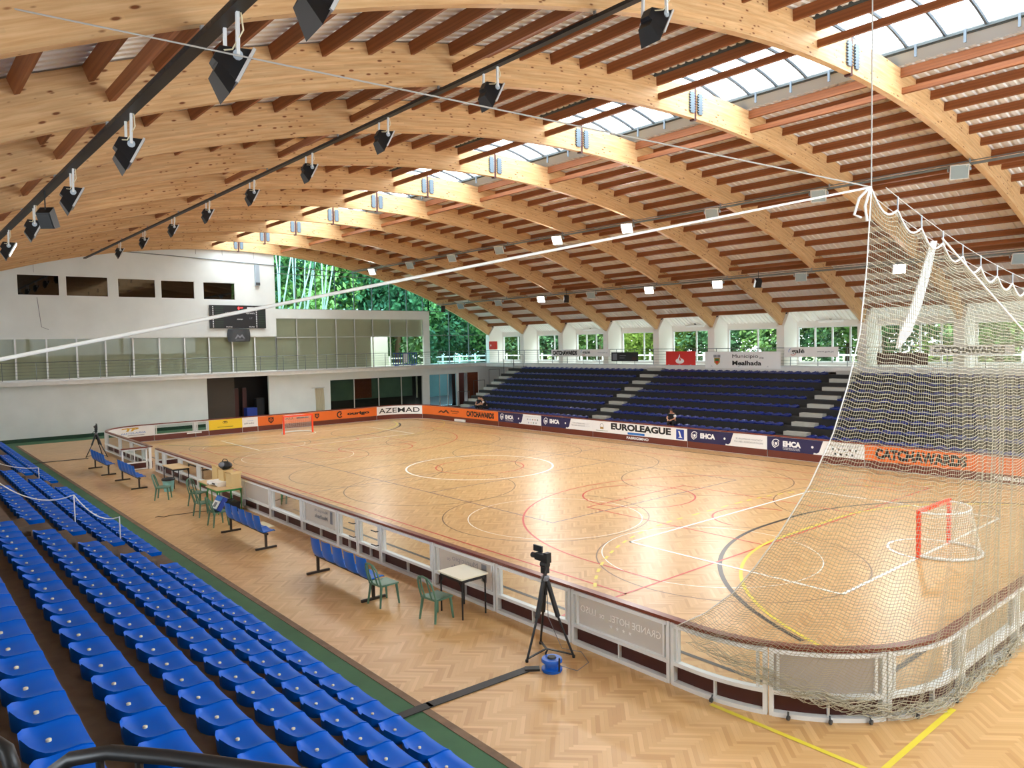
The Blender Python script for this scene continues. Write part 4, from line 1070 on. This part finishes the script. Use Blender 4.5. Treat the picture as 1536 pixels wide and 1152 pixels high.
# ------------------------------------------------------------ benches, chairs, tables
def shell_back(b, w=.44):
    return b
def make_bench():
    t = thing('bench', '', 'bench')
    prof = [(-.2,.86),(-.17,.62),(-.13,.46),(-.05,.42),(.12,.43),(.2,.445),(.23,.42)]
    for k in range(5):
        cx = -1.02+.51*k
        b = MB(); m = 8; th = .012
        def P(u, v, off):
            f = v*(len(prof)-1); i = min(len(prof)-2, int(f)); y = prof[i][0]+(prof[i+1][0]-prof[i][0])*(f-i); z = prof[i][1]+(prof[i+1][1]-prof[i][1])*(f-i)
            x = (u-.5)*(.475-(.06*(1-v*3) if v < .33 else 0)); cv = .05*(2*abs(u-.5))**2
            return (cx+x, y+(cv*.8 if v < .4 else 0)+off*.6, z+(cv*.5 if v > .4 else 0)-off)
        b.grid(lambda u, v: P(u, v, 0), m, 14); b.grid(lambda u, v: P(1-u, v, .022), m, 14)
        for u in (0, 1): b.grid(lambda a, v: P(u if a < .5 else u, v, .022*a), 1, 14)
        b.build('seat_shell','bench_blue',t,True)
    MB().bar((-1.32,0,.39),(1.32,0,.39),.06,.05).build('beam','bench_metal',t)
    for x in (-1.22,1.22): MB().bar((x,0,.04),(x,0,.38),.05,.06,up=(1,0,0)).bar((x,-.27,.025),(x,.27,.025),.05,.05).build('leg','bench_metal',t)
    return t
bench = make_bench()
for i, (x, y, lab) in enumerate([(9.98,-11.38,'row of five blue shell seats, nearest of the four, beside two green chairs'), (4.78,-11.45,'row of five blue shell seats, in front of the box covered table'),
                                 (-6.5,-11.6,'row of five blue shell seats, in front of the open gate leaf'), (-10.75,-11.7,'row of five blue shell seats, farthest one, below the far tripod')]):
    t = bench if i == 0 else copy_tree(bench); t.location = (x,y,0); tag(t, lab, 'bench', 'blue seat rows beside the rink')
def make_chair():
    t = thing('plastic_chair', '', 'chair')
    b = MB(); b.grid(lambda u, v: ((u-.5)*(.44-.05*v), -.2+.41*v, .435-.02*math.sin(PI*u)*math.sin(PI*v)-.015*v), 6, 6)
    b.box(-.215,.215,-.2,.21,.395,.425); b.build('seat','chair_green',t,True)
    bk = MB(); arcp_ = [(-.2,-.19,.42),(-.2,-.24,.6),(-.185,-.28,.74),(-.12,-.31,.83),(0,-.32,.855),(.12,-.31,.83),(.185,-.28,.74),(.2,-.24,.6),(.2,-.19,.42)]
    bk.tube(arcp_,.019,6); bk.tube([(-.09,-.2,.43),(-.1,-.27,.66),(-.08,-.31,.82)],.017,6); bk.tube([(.09,-.2,.43),(.1,-.27,.66),(.08,-.31,.82)],.017,6)
    bk.build('backrest','chair_green',t,True)
    for x in (-1,1):
        for y0, y1 in ((-.17,-.23),(.17,.21)): MB().tube([(x*.18,y0,.42),(x*.215,y1,0)],[.03,.02],6).build('leg','chair_green',t)
    return t
ch = make_chair()
for i, (x, y, rz, lab) in enumerate([(11.52,-11.33,.06,'green plastic chair standing against the end of the nearest blue seat row'), (12.9,-11.03,.12,'green plastic chair pushed up to the cream school table'), (-2.62,-11.5,-.5,'green plastic chair beside the teal bin and small school table'),
                                     (-.75,-10.95,-.9,'green plastic chair tucked at the far end of the box covered table'), (1.0,-11.35,.1,'green plastic chair between the box covered table and the packaging box'), (2.58,-11.45,.05,'green plastic chair with a blue and white packaging box on its seat')]):
    t = ch if i == 0 else copy_tree(ch); t.location = (x,y,0); t.rotation_euler = (0,0,rz); tag(t, lab, 'chair', 'green plastic chairs')
def table(x, y, w, d, h, lab, top, leg, rz=0):
    t = thing('school_table', lab, 'table', (x,y,0), rz)
    MB().box(-w/2,w/2,-d/2,d/2,h-.028,h).build('tabletop',top,t)
    f = MB().box(-w/2+.03,w/2-.03,-d/2+.03,-d/2+.05,h-.09,h-.03).box(-w/2+.03,w/2-.03,d/2-.05,d/2-.03,h-.09,h-.03).box(-w/2+.03,-w/2+.05,-d/2+.03,d/2-.03,h-.09,h-.03).box(w/2-.05,w/2-.03,-d/2+.03,d/2-.03,h-.09,h-.03)
    for sx in (-1,1):
        for sy in (-1,1): f.bar((sx*(w/2-.16),sy*(d/2-.045),h-.07),(sx*(w/2-.05),sy*(d/2-.045),h-.2),.018)
    f.build('apron',leg,t)
    for sx in (-1,1):
        for sy in (-1,1): MB().tube([(sx*(w/2-.045),sy*(d/2-.045),0),(sx*(w/2-.045),sy*(d/2-.045),h-.03)],.016,8).build('leg',leg,t)
    return t
table(12.98,-10.48,.76,.62,.77,'small cream topped school table with black legs against the near boards','table_top','black')
table(-4.9,-10.42,1.3,.6,.74,'small wooden topped school table with the teal bin beneath its end','table_wood','black')
MATS['frame_green'] = MATS['chair_green']; mat('frame_green2',(40,140,60),.4)
table(-.42,-10.5,1.2,.7,.74,'wooden topped table under the farther cardboard boxes','table_wood','frame_green2')
table(.72,-10.62,1.0,.8,.76,'wooden topped table with green legs and a white tray on it','table_wood','frame_green2')
def carton(x, y, z, w, d, h, rz, lab, m='cardboard', open_=True):
    t = thing('cardboard_box', lab, 'box', (x,y,z), rz)
    b = MB().box(-w/2,w/2,-d/2,d/2,0,h); b.build('body',m,t)
    if open_:
        f = MB()
        f.add([(-w/2,-d/2,h),(w/2,-d/2,h),(w/2,-d/2-.05,h+.06),(-w/2,-d/2-.05,h+.06)],[(0,1,2,3)]); f.add([(-w/2,d/2,h),(w/2,d/2,h),(w/2,d/2+.06,h+.04),(-w/2,d/2+.06,h+.04)],[(0,1,2,3)])
        f.build('flap',m,t)
    return t
carton(-.42,-10.38,.74,.36,.28,.5,.1,'tall cardboard box at the far end of the table, against the boards')
carton(.42,-10.45,.9,.4,.3,.34,.05,'cardboard box in the middle of the table with a black bag on top')
carton(1.0,-10.42,.76,.38,.3,.42,.12,'cardboard box at the near corner of the table')
t = thing('printer', 'white low printer tray standing on the table below the middle box', 'printer', (.45,-10.68,.76), .1)
MB().box(-.42,.3,-.2,.22,.05,.14).build('body','white',t); MB().box(-.38,-.3,-.16,.18,0,.05).box(.2,.28,-.16,.18,0,.05).build('foot','white',t); MB().box(-.05,.15,-.204,-.2,.07,.11).build('slot','black',t)
t = thing('equipment_bag', 'black equipment bag lying on top of the middle cardboard box', 'bag', (.42,-10.45,1.24), .3)
MB().grid(lambda u, v: (.26*math.cos(2*PI*u)*math.sin(PI*v)*1.05, .17*math.sin(2*PI*u)*math.sin(PI*v), .13-.13*math.cos(PI*v)), 18, 8).build('body','black',t,True)
MB().grid(lambda u, v: (.15*math.cos(2*PI*u)*math.sin(PI*v), -.1+.1*math.sin(2*PI*u)*math.sin(PI*v), .15-.09*math.cos(PI*v)), 14, 8).build('pocket','grey_ink',t,True)
MB().tube([(-.15,0,.24),(-.08,0,.32),(.08,0,.32),(.15,0,.24)],.012,6).build('handle','black',t)
tag(MB().tube([(-.05,-10.86,.77),(.05,-10.75,.785),(-.02,-10.66,.78),(-.12,-10.72,.79),(-.05,-10.84,.8),(.08,-10.8,.79),(.0,-10.7,.8)],.022,6).build('coiled_cable','black'), 'coil of black cable lying on the table beside the printer', 'cable')
t = thing('packaging_box', 'blue and white printed packaging box leaning on a green chair seat', 'box', (2.58,-11.42,.44), .05)
MB().bar((0,-.1,.02),(0,.12,.36),.46,.13,up=(0,1,0)).build('body','deep_blue',t)
A = Art(lambda x, z, lift: (x, -.1+.22*z-.068-.004*lift*.8, .02+.34*z+.04+.003*lift)); A.rect(-.2,.21,.05,.62,'white'); A.rect(-.2,.21,.62,.92,'blue_ink'); A.rect(-.1,.08,.14,.5,'grey_ink',2); A.build(t,'print')
t = thing('cable_crate', 'black crate of cables on the floor beneath the table with green legs', 'crate', (.85,-10.5,0), 0)
MB().box(-.3,.3,-.2,.2,0,.3).build('body','black_plastic',t); MB().tube([(-.2,-.1,.32),(0,.1,.36),(.2,-.05,.33),(.05,-.18,.33)],.02,6).build('cable','black',t)
t = thing('waste_bin', 'pale teal waste bin with a black bag, under the small school table', 'bin', (-4.0,-10.95,0), 0)
MB().lathe([(0,0),(.15,0),(.2,.42),(.205,.45),(.19,.45),(.16,.06),(0,.05)],(0,0,0),20).build('body','bin_teal',t,True); MB().lathe([(.2,.44),(.225,.4),(.23,.44),(.2,.47),(.15,.4)],(0,0,0),20,cap=False).build('liner','black',t,True)
tag(MB().box(3.1,3.9,-10.75,-10.35,0,.02).build('cardboard_sheet','cream'), 'pale cardboard sheet lying on the parquet behind the bench near the boxes', 'sheet')
# tripods
def tripod(x, y, h, feet, lab, s=1):
    t = thing('camera_tripod', lab, 'tripod', (x,y,0))
    hz = h*.72
    for fx, fy in feet:
        l = MB(); mid = (fx*.45, fy*.45, hz*.52)
        l.tube([(fx*.06,fy*.06,hz),mid],.04,8); l.tube([mid,(fx,fy,.02)],.019,8); l.lathe([(0,0),(.025,0),(.025,.04),(0,.05)],(fx,fy,0),8); l.build('leg','black_plastic',t)
    sp = MB()
    for fx, fy in feet: sp.bar((0,0,.1),(fx*.97,fy*.97,.05),.035,.015)
    sp.build('spreader','black_plastic',t); MB().tube([(0,0,hz-.25),(0,0,hz+.12)],.03,8).build('column','black_plastic',t)
    MB().lathe([(.06,hz-.02),(.075,hz+.04),(.05,hz+.06)],(0,0,0),12).build('collar','grey_ink',t)
    MB().box(-.05,.05,-.05,.05,hz+.1,hz+.2).lathe([(.06,-.06),(.06,.06)],(0,0,hz+.24),12,'x').build('fluid_head','black',t)
    MB().tube([(.04,0,hz+.22),(.2,-.25,hz+.05)],.012,6).build('pan_handle','black',t)
    z = hz+.34
    MB().box(-.2,.06,-.045,.045,z-.05,z+.06).lathe([(.045,-.3),(.045,-.2),(.04,-.2)],(0,0,z),12,'x').box(.02,.1,-.05,.05,z-.06,z+.1).build('camera','black',t)
    MB().box(-.34,-.14,.06,.09,z+.05,z+.15).build('screen','black_plastic',t)
    return t
tripod(15.46,-10.66,1.72,[(.0,-.42),(.38,.24),(-.38,.22)],'black camera tripod with a video camera, standing over the blue cable reel')
tripod(-15.85,-10.85,1.5,[(.4,.35),(-.1,-.45),(-.4,.3)],'black camera tripod with a video camera at the far end of the near boards')
tag(MB().tube([(15.35,-10.7,.95),(15.3,-10.6,.75),(15.4,-10.5,.6)],.05,8).build('tripod_bag','black'), 'black pouch hanging between the legs of the near tripod', 'pouch') if 0 else None
t = thing('cable_reel', 'blue cable reel lying on the floor below the near tripod', 'cable reel', (15.95,-11.0,0))
MB().lathe([(0,0),(.15,0),(.16,.02),(.16,.05),(.1,.06),(.1,.14),(.16,.15),(.16,.18),(.15,.2),(0,.2)],(0,0,0),24).build('drum','reel_blue',t,True)
MB().lathe([(0,.2),(.07,.2),(.06,.225),(0,.225)],(0,0,0),16).build('socket_plate','black',t); MB().tube([(-.18,.05,.01),(-.19,.05,.2),(-.15,.05,.27)],.015,6).tube([(.18,-.02,.05),(.19,-.02,.26)],.015,6).build('stand','black',t)
tag(MB().tube([(16.05,-10.95,.1),(16.25,-10.75,.02),(16.15,-10.4,.015),(15.8,-10.2,.015),(15.5,-10.35,.03),(15.45,-10.6,.6),(15.5,-10.66,1.2)],.006,5).build('power_lead','grey_ink'), 'thin lead looping from the blue reel up the near tripod', 'cable')
tag(MB().bar((15.6,-13.9,.012),(15.6,-13.0,.012),.16,.014).bar((15.6,-13.05,.012),(15.68,-11.22,.012),.16,.014).bar((15.66,-11.3,.02),(15.8,-11.12,.02),.12,.035).build('cable_cover','tape'), 'black cable cover strip running from the near stand to the blue reel', 'cable cover')
tag(MB().bar((-15.75,-14.1,.012),(-15.52,-11.3,.012),.14,.014).build('cable_cover','tape'), 'black cable cover strip running from the near stand to the far tripod', 'cable cover')
tag(MB().tube([(.18,-12.5,.008),(.1,-12.4,.008),(.3,-12.3,.008),(.22,-12.1,.008),(.3,-11.7,.008),(.28,-11.35,.008),(.5,-11.0,.008)],.009,5).build('floor_cable','black'), 'black cable lying on the parquet beside the green chairs', 'cable')

# ------------------------------------------------------------ lighting rigs
def axis_dirs(f):
    f = Vector(f).normalized(); r = f.cross(Vector((0,0,1))).normalized(); return f, r, r.cross(f)
def floodlight(x, y, z, f, s, style, lit, lab, zt, group):
    """z: centre of the housing, zt: height of the rail it hangs from"""
    t = thing('floodlight', lab, 'floodlight', (x,y,z), 0, group)
    F, R, U = axis_dirs(f)
    Q = lambda a, b_, c: tuple(F*(a*s)+R*(b_*s)+U*(c*s))
    def frust(a0, w0, h0, a1, w1, h1, c0=0, c1=0):
        v = [Q(a, sx*w/2, c+sz*h/2) for a, w, h, c in ((a0,w0,h0,c0),(a1,w1,h1,c1)) for sx, sz in ((-1,-1),(1,-1),(1,1),(-1,1))]
        return MB().add(v, [(3,2,1,0),(4,5,6,7),(0,1,5,4),(1,2,6,5),(2,3,7,6),(3,0,4,7)])
    dark = style == 'black'
    h = frust(-.42,.34,.3,.1,.8,.72)
    if dark:
        for k in range(5): 
            g = frust(-.36+.07*k,.37+.06*k,.02,-.34+.07*k,.38+.06*k,.4+.055*k); h.add(g.v, g.f)
    h.build('housing','black_plastic' if dark else 'galv',t)
    r = frust(.1,.88,.8,.16,.88,.8); r.build('rim','alu',t)
    frust(.162,.78,.7,.17,.78,.7).build('lens','lens_lit' if lit else 'lens_dark',t)
    if dark: frust(-.3,.5,.2,.12,.78,.34,-.3,-.5).build('gear_box','black',t)
    for sx in (-1,1):
        p = Vector(Q(-.08, sx*.5, .05)); q = Vector((p.x*.9, p.y*.6, zt-z))
        MB().bar(p, q, .045, .035, up=tuple(F)).build('bracket','white_metal' if dark else 'steel',t)
        MB().lathe([(0,-.02*s),(.1*s,-.02*s),(.1*s,.02*s),(0,.02*s)], tuple(p), 10, 'x').build('knob','galv',t)
    MB().tube([Q(-.4,0,.1), (.25*s+.1, -.1, .1), (.55*s, 0, (zt-z)*.6), (.45*s, 0, zt-z)], .012*s*1.4, 6).build('cable','cream',t)
    if lit:
        l = bpy.data.lights.new('lamp', 'AREA'); l.shape = 'RECTANGLE'; l.size = .75*s; l.size_y = .65*s; l.energy = 60; l.color = (1,.99,.97); l.spread = 2.6
        o = bpy.data.objects.new('lamp', l); C.objects.link(o); o.parent = t; o.location = F*(.2*s); o.rotation_euler = F.to_track_quat('-Z','Y').to_euler()
    return t
def tray(y, z, x0, x1, lab, nm, m, w, h):
    t = thing(nm, lab, 'cable tray' if nm == 'cable_tray' else 'lighting pipe', (0,y,z))
    if nm == 'cable_tray':
        MB().box(x0,x1,-w/2,w/2,-.004,.004).box(x0,x1,-w/2,-w/2+.006,0,h).box(x0,x1,w/2-.006,w/2,0,h).build('trough',m,t)
        b = MB(); k = x0
        while k < x1: b.box(k,k+.05,-w/2-.004,-w/2,h*.35,h*.6); k += .16
        b.build('perforation','black',t)
    else: MB().tube([(x0,0,0),(x1,0,0)],.045,8).tube([(x0,.1,.12),(x1,.1,.12)],.018,6).build('pipe',m,t)
    for x in AX:
        if x0 < x < x1: MB().box(x-.02,x+.02,-.02,.02,0,.3).build('hanger','steel',t)
YT1, ZT1, YT2, ZT2 = -15.62, 8.55, -9.04, 10.5
tray(YT1, ZT1, -25.9, 22.5, 'black cable tray nearest the near stand, below the roof arches', 'cable_tray', 'black', .16, .07)
tray(YT2, ZT2, -25.9, 22.5, 'black cable tray second from the near stand, below the roof arches', 'cable_tray', 'black', .13, .06)
tray(8.4, 10.5, -25.9, 22.5, 'grey lighting pipe on the far side, the one nearer the skylight', 'lighting_pipe', 'rail_steel', 0, 0)
tray(15.94, 8.22, -25.9, 22.5, 'grey lighting pipe on the far side, the lower one above the far stand', 'lighting_pipe', 'rail_steel', 0, 0)
fl = 'black floodlight on the %s cable tray, %s from the right end'
for i, x in enumerate((18.0,16.0,11.7,7.4,2.8,-1.8)):
    if i == 0: floodlight(18.15, YT1+.05, ZT1-.5, (.1,.88,-.46), .54, 'black', False, 'black floodlight on the near cable tray, cut off by the top of the picture', ZT1, None); continue
    floodlight(x, YT1+.05, ZT1-.5, (.1,.88,-.46), .54, 'black', i == 5, fl % ('near', ORD[i-1]) + (', switched on' if i == 5 else ''), ZT1, 'floodlights of the near cable tray')
for i, x in enumerate((16.45,12.3,8.15,4.05,-.2,-4.5,-8.75,-13.2,-17.7)):
    floodlight(x, YT2+.05, ZT2-.45, (.1,.88,-.46), .54, 'black', False, fl % ('second', ORD[i]), ZT2, 'floodlights of the second cable tray')
for i, x in enumerate((14.9,10.15,5.5,.85,-3.85,-8.55,-13.1,-17.8,-22.7)):
    floodlight(x, 8.4-.05, 10.32, (.35,-.8,-.55), .62, 'grey', i in (3,4,8), 'grey floodlight on the upper far lighting pipe, %s from the right end%s' % (ORD[i], ', switched on' if i in (3,4,8) else ''), 10.5, 'floodlights of the upper far pipe')
for i, x in enumerate((14.5,9.95,5.35,.6,-4.05,-8.7,-13.35,-17.9,-22.5)):
    floodlight(x, 15.94-.05, 8.02, (.4,-.75,-.6), .62, 'grey', i in (1,3,4,6), 'grey floodlight on the lower far lighting pipe, %s from the right end%s' % (ORD[i], ', switched on' if i in (1,3,4,6) else ''), 8.22, 'floodlights of the lower far pipe')
def speaker(x, y, z, lab, s=1):
    t = thing('loudspeaker', lab, 'loudspeaker', (x,y,z), .4); t.rotation_euler = (.5,0,.9)
    MB().prism([(-.15*s,-.24*s),(.15*s,-.3*s),(.15*s,.3*s),(-.15*s,.24*s)], lambda a, c: (-.2*s, a, c), lambda a, c: (.2*s, a, c)).build('cabinet','black_plastic',t); MB().box(-.17*s,.17*s,-.165*s,-.15*s,-.2*s,.2*s).build('grille','black',t); MB().tube([(0,0,.2*s),(0,.3*s,.75*s)],.015,6).build('rod','black',t)
speaker(5.1, YT1-.05, ZT1-.62, 'black loudspeaker hanging from the near cable tray between two floodlights', .75)
for i, x in enumerate((3.0,-10.95,-24.9)): speaker(x, 15.9, 7.85, '%s black loudspeaker on the lower far lighting pipe, from the right end' % ORD[i], .8)

# ------------------------------------------------------------ people on the far stand
def person(name, loc, rz, lab, pose, white_sleeve=True):
    t = thing('person', lab, 'person', loc, rz)
    def skin(nm, m, J, E, R, parent, root=0, lv=1):
        bm = bmesh.new(); sl = bm.verts.layers.skin.verify(); vs = [bm.verts.new(j) for j in J]
        for e in E: bm.edges.new((vs[e[0]], vs[e[1]]))
        for i, r in enumerate(R): vs[i][sl].radius = (r, r); vs[i][sl].use_root = (i == root)
        me = bpy.data.meshes.new(nm); bm.to_mesh(me); bm.free()
        o = bpy.data.objects.new(nm, me); C.objects.link(o); o.modifiers.new('s','SKIN').use_smooth_shade = True; sb = o.modifiers.new('d','SUBSURF'); sb.levels = lv; sb.render_levels = lv
        dg = bpy.context.evaluated_depsgraph_get(); dg.update(); m2 = bpy.data.meshes.new_from_object(o.evaluated_get(dg)); bpy.data.objects.remove(o)
        m2.materials.clear(); m2.materials.append(MATS[m]); o = bpy.data.objects.new(nm, m2); C.objects.link(o); o.parent = parent; return o
    # seated: hips at the origin, facing -y; lean forward by pose
    ln = pose
    hip = (0,0,.09); w = (0,-.03-.1*ln,.3); chest = (0,-.08-.3*ln,.5); nk = (0,-.1-.42*ln,.62); hd = (0,-.15-.48*ln,.74); ht = (0,-.15-.5*ln,.85)
    J = [hip, w, chest, nk, hd, ht]; E = [(0,1),(1,2),(2,3),(3,4),(4,5)]; R = [.13,.12,.13,.055,.085,.06]
    ends = []
    for sx in (-1,1):
        b0 = len(J)
        sh = (sx*.17, chest[1]-.02, .55); el = (sx*.24, chest[1]-.16, .33); wr = (sx*.1, chest[1]-.34, .27); pl = (sx*.06, chest[1]-.41, .25)
        J += [sh, el, wr, pl]; E += [(2,b0),(b0,b0+1),(b0+1,b0+2),(b0+2,b0+3)]; R += [.065,.045,.03,.036]
        for k in range(4):
            j = len(J); J += [(pl[0]-sx*(.03-.02*k), pl[1]-.04, pl[2]-.01), (pl[0]-sx*(.035-.02*k), pl[1]-.065-(.008 if k in (1,2) else 0), pl[2]-.035)]; E += [(b0+3,j),(j,j+1)]; R += [.01,.008]
        j = len(J); J += [(pl[0]-sx*.045, pl[1]+.005, pl[2]+.02), (pl[0]-sx*.06, pl[1]-.025, pl[2]+.015)]; E += [(b0+3,j),(j,j+1)]; R += [.012,.009]
        b1 = len(J); J += [(sx*.1,-.05,.06),(sx*.14,-.44,.1),(sx*.13,-.42,-.28),(sx*.13,-.52,-.32)]; E += [(0,b1),(b1,b1+1),(b1+1,b1+2),(b1+2,b1+3)]; R += [.095,.065,.045,.04]
    skin('body','skin',J,E,R,t)
    skin('shirt','cloth_black',[hip,w,chest,(0,nk[1]+.02,.57)]+[(sx*.17,chest[1]-.02,.55) for sx in (-1,1)]+[(sx*.22,chest[1]-.11,.4) for sx in (-1,1)], [(0,1),(1,2),(2,3),(2,4),(2,5),(4,6),(5,7)], [.15,.14,.15,.08,.085,.085,.065,.065], t, 0)
    if white_sleeve: skin('sleeve','cloth_white',[(.18,chest[1]-.05,.53),(.225,chest[1]-.13,.38)],[(0,1)],[.09,.075],t)
    L = [(0,0,.07)]; Ed = []; Rr = [.13]
    for sx in (-1,1):
        k = len(L); L += [(sx*.1,-.05,.06),(sx*.14,-.44,.1),(sx*.13,-.42,-.22)]; Ed += [(0,k),(k,k+1),(k+1,k+2)]; Rr += [.11,.08,.062]
    skin('trousers','cloth_black',L,Ed,Rr,t)
    for sx in (-1,1): skin('shoe','cloth_white',[(sx*.13,-.4,-.31),(sx*.13,-.55,-.33)],[(0,1)],[.05,.042],t)
    MB().grid(lambda u, v: (hd[0]+.098*math.cos(2*PI*u)*math.sin(PI*v*.55), hd[1]+.018+.108*math.sin(2*PI*u)*math.sin(PI*v*.55), hd[2]+.035+.105*math.cos(PI*v*.55)), 14, 6).build('hair','hair',t,True)
    f = MB()
    for sx in (-1,1): f.lathe([(0,-.012),(.012,0),(0,.012)], (sx*.033, hd[1]-.082, hd[2]+.02), 8, 'y')
    f.build('eye','ink',t); MB().lathe([(.0,.0),(.016,-.01),(.012,-.035),(0,-.04)], (0,hd[1]-.075,hd[2]+.01), 8, 'y').build('nose','skin',t); MB().box(-.025,.025,hd[1]-.088,hd[1]-.078,hd[2]-.045,hd[2]-.037).build('mouth','red',t)
    return t
person('p', (-1.25,14.42,.46), .25, 'person in black with one white sleeve, seated above the large white banner', .35)
person('p', (-17.7,14.42,.46), -.3, 'person in black leaning forward, right one of the pair by the far stand left aisle', .6)
person('p', (-18.35,14.42,.46), .2, 'person in black sitting upright, left one of the pair by the far stand left aisle', .2, False)

# ------------------------------------------------------------ outdoors
struct('ground', MB().box(-75,45,23.2,75,2.9,3.0).box(-75,-28.8,-30,23.2,2.6,2.95), 'ground_out', 'grass outside the hall', 'ground')
struct('path', MB().box(-34,27,23.2,26.5,3.0,3.04), 'paving', 'pale paving outside the far windows', 'path')
def leafball(seed, n, R, H, m):
    rnd = random.Random(seed); b = MB(); cl = [(rnd.gauss(0,.5)*R, rnd.gauss(0,.5)*R, H*(.08+.9*rnd.random()), R*rnd.uniform(.35,.6)) for _ in range(24)]
    for _ in range(n):
        cx, cy, cz, cr = rnd.choice(cl); d = Vector((rnd.gauss(0,1), rnd.gauss(0,1), rnd.gauss(0,1))).normalized()*cr*rnd.uniform(.7,1.05)
        p = Vector((cx,cy,cz))+d; a = Vector((rnd.gauss(0,1), rnd.gauss(0,1), rnd.gauss(0,.6))).normalized(); c = a.orthogonal().normalized(); s = rnd.uniform(.12,.24)
        b.add([p-a*s, p+c*s*.5, p+a*s, p-c*s*.5], [(0,1,2,3)])
    return b.mesh('crown', m)
crowns = [leafball(1,11000,3.2,7,'leaf_mid'), leafball(2,11000,3.4,8,'leaf_dark'), leafball(5,9000,2.6,5,'leaf_light')]
trunkm = MB().tube([(0,0,-.5),(.1,.05,2),(0,.1,5)],[.28,.2,.1],8).mesh('trunk','bark','all')
words3 = ['leafy mid green tree', 'dense dark green tree', 'bushy yellow green tree']
rnd = random.Random(11); ti = 0
spots = [(x+rnd.uniform(-.8,.8), 30.5+rnd.uniform(0,1.5)+(4 if k % 2 else 0), [0,1,2,0,1,1,0][k % 7]) for k, x in enumerate([-66+3.1*q for q in range(30)])]
for k, (x, y, c) in enumerate(spots):
    t = thing('tree', '%s outside the far windows, %s of its kind from the left' % (words3[c], ORD[min(13, sum(1 for q in spots[:k] if q[2] == c))]), 'tree', (x,y,3.0), rnd.uniform(0,6), 'trees outside the far windows')
    t.scale = (1,1,rnd.uniform(.95,1.25))
    for nm, me in (('crown',crowns[c]),('trunk',trunkm)): o = bpy.data.objects.new(nm, me); C.objects.link(o); o.parent = t
spots = [(-39+rnd.uniform(-3,3), -2+4.2*k, [1,0,1,2,0,1,0][k % 7]) for k in range(8)]
for k, (x, y, c) in enumerate(spots):
    t = thing('tree', '%s behind the blue end glazing, %s one from the near side' % (words3[c], ORD[k]), 'tree', (x,y,2.95), rnd.uniform(0,6), 'trees behind the end glazing')
    t.scale = (1.3,1.3,rnd.uniform(1.6,2.1))
    for nm, me in (('crown',crowns[c]),('trunk',trunkm)): o = bpy.data.objects.new(nm, me); C.objects.link(o); o.parent = t
for k in range(6):
    y = 3.5+1.1*k+rnd.uniform(-.3,.3); t = thing('birch_stem', '%s pale bare stem behind the blue glazing, from the near side' % ORD[k], 'tree', (-32.5+rnd.uniform(-.6,.6), y, 2.95), 0, 'pale stems behind the blue glazing')
    b = MB()
    for q in range(3): a = rnd.uniform(-.14,.2); b.tube([(0,0,4),(.2*q,a*4+.3*q-.3,8),(.3*q,a*9+.5*q-.5,13)],[.07,.055,.02],6)
    b.tube([(0,0,0),(0,0,4)],.1,6); b.build('stem','pale_bark',t)
def rail_fence(p0, p1, n, lab):
    p0 = Vector(p0); d = Vector(p1)-p0; t = thing('fence', lab, 'fence', p0)
    for k in range(n+1): q = d*k/n; MB().box(q.x-.06,q.x+.06,q.y-.06,q.y+.06,0,1.1).build('post','white',t)
    for z in (.45,.9): MB().bar((0,0,z),tuple(d+Vector((0,0,z))),.06,.1).build('rail','white',t)
rail_fence((-36,27.5,3), (24,27.5,3), 24, 'white two rail fence outside the far windows'); rail_fence((-33.5,16,3), (-33.5,27.5,3), 6, 'white two rail fence outside the corner glazing'); rail_fence((-34.5,6,7.2),(-34.5,16,7.2), 8, 'white rail fence high behind the blue glazing')
struct('wall_retaining', MB().box(-36,-34.2,5,16.3,2.9,7.2), 'paving', 'pale retaining wall outside the blue glazing', 'retaining wall')
t = thing('street_lamp', 'twin globe street lamp outside the corner glazing', 'street lamp', (-41.5,28.5,3)); MB().tube([(0,0,0),(0,0,3.0)],.05,8).tube([(-.62,-.35,2.95),(.62,.35,2.95)],.03,6).build('pole','white',t)
for s in (-1,1): MB().lathe([(.02,-.33),(.2,-.27),(.33,0),(.2,.27),(.02,.33)],(s*.62,s*.35,3.3),14).build('globe','lamp_globe',t,True)

# ------------------------------------------------------------ light, world, camera
w = bpy.data.worlds.new('World'); bpy.context.scene.world = w; w.use_nodes = True
nt = w.node_tree; bg = nt.nodes['Background']; tc = nt.nodes.new('ShaderNodeTexCoord'); sp = nt.nodes.new('ShaderNodeSeparateXYZ'); nt.links.new(tc.outputs['Generated'], sp.inputs[0])
r = nt.nodes.new('ShaderNodeValToRGB'); r.color_ramp.elements[0].color = (.78,.88,.97,1); r.color_ramp.elements[1].color = (.84,.93,1,1); r.color_ramp.elements[0].position = .0; r.color_ramp.elements[1].position = .6
nt.links.new(sp.outputs[2], r.inputs[0]); nt.links.new(r.outputs[0], bg.inputs[0]); bg.inputs[1].default_value = SKY
cam = bpy.data.cameras.new('Camera'); co = bpy.data.objects.new('Camera', cam); C.objects.link(co)
cam.sensor_width = 36; cam.lens = 36*CF/1536; cam.clip_start = .05; cam.clip_end = 500
m = Matrix(((CR[0][0],-CR[1][0],-CR[2][0]),(CR[0][1],-CR[1][1],-CR[2][1]),(CR[0][2],-CR[1][2],-CR[2][2])))
co.matrix_world = Matrix.Translation(CP) @ m.to_4x4()
sc = bpy.context.scene; sc.camera = co
sc.view_settings.view_transform = 'Standard'; sc.view_settings.look = 'None'; sc.view_settings.gamma = 1; sc.view_settings.use_curve_mapping = False
sc.view_settings.exposure = EXPO
sc.cycles.use_denoising = True; sc.cycles.max_bounces = 10; sc.cycles.diffuse_bounces = 5; sc.cycles.transparent_max_bounces = 24
sc.cycles.sample_clamp_indirect = 8; sc.cycles.caustics_reflective = False; sc.cycles.caustics_refractive = False
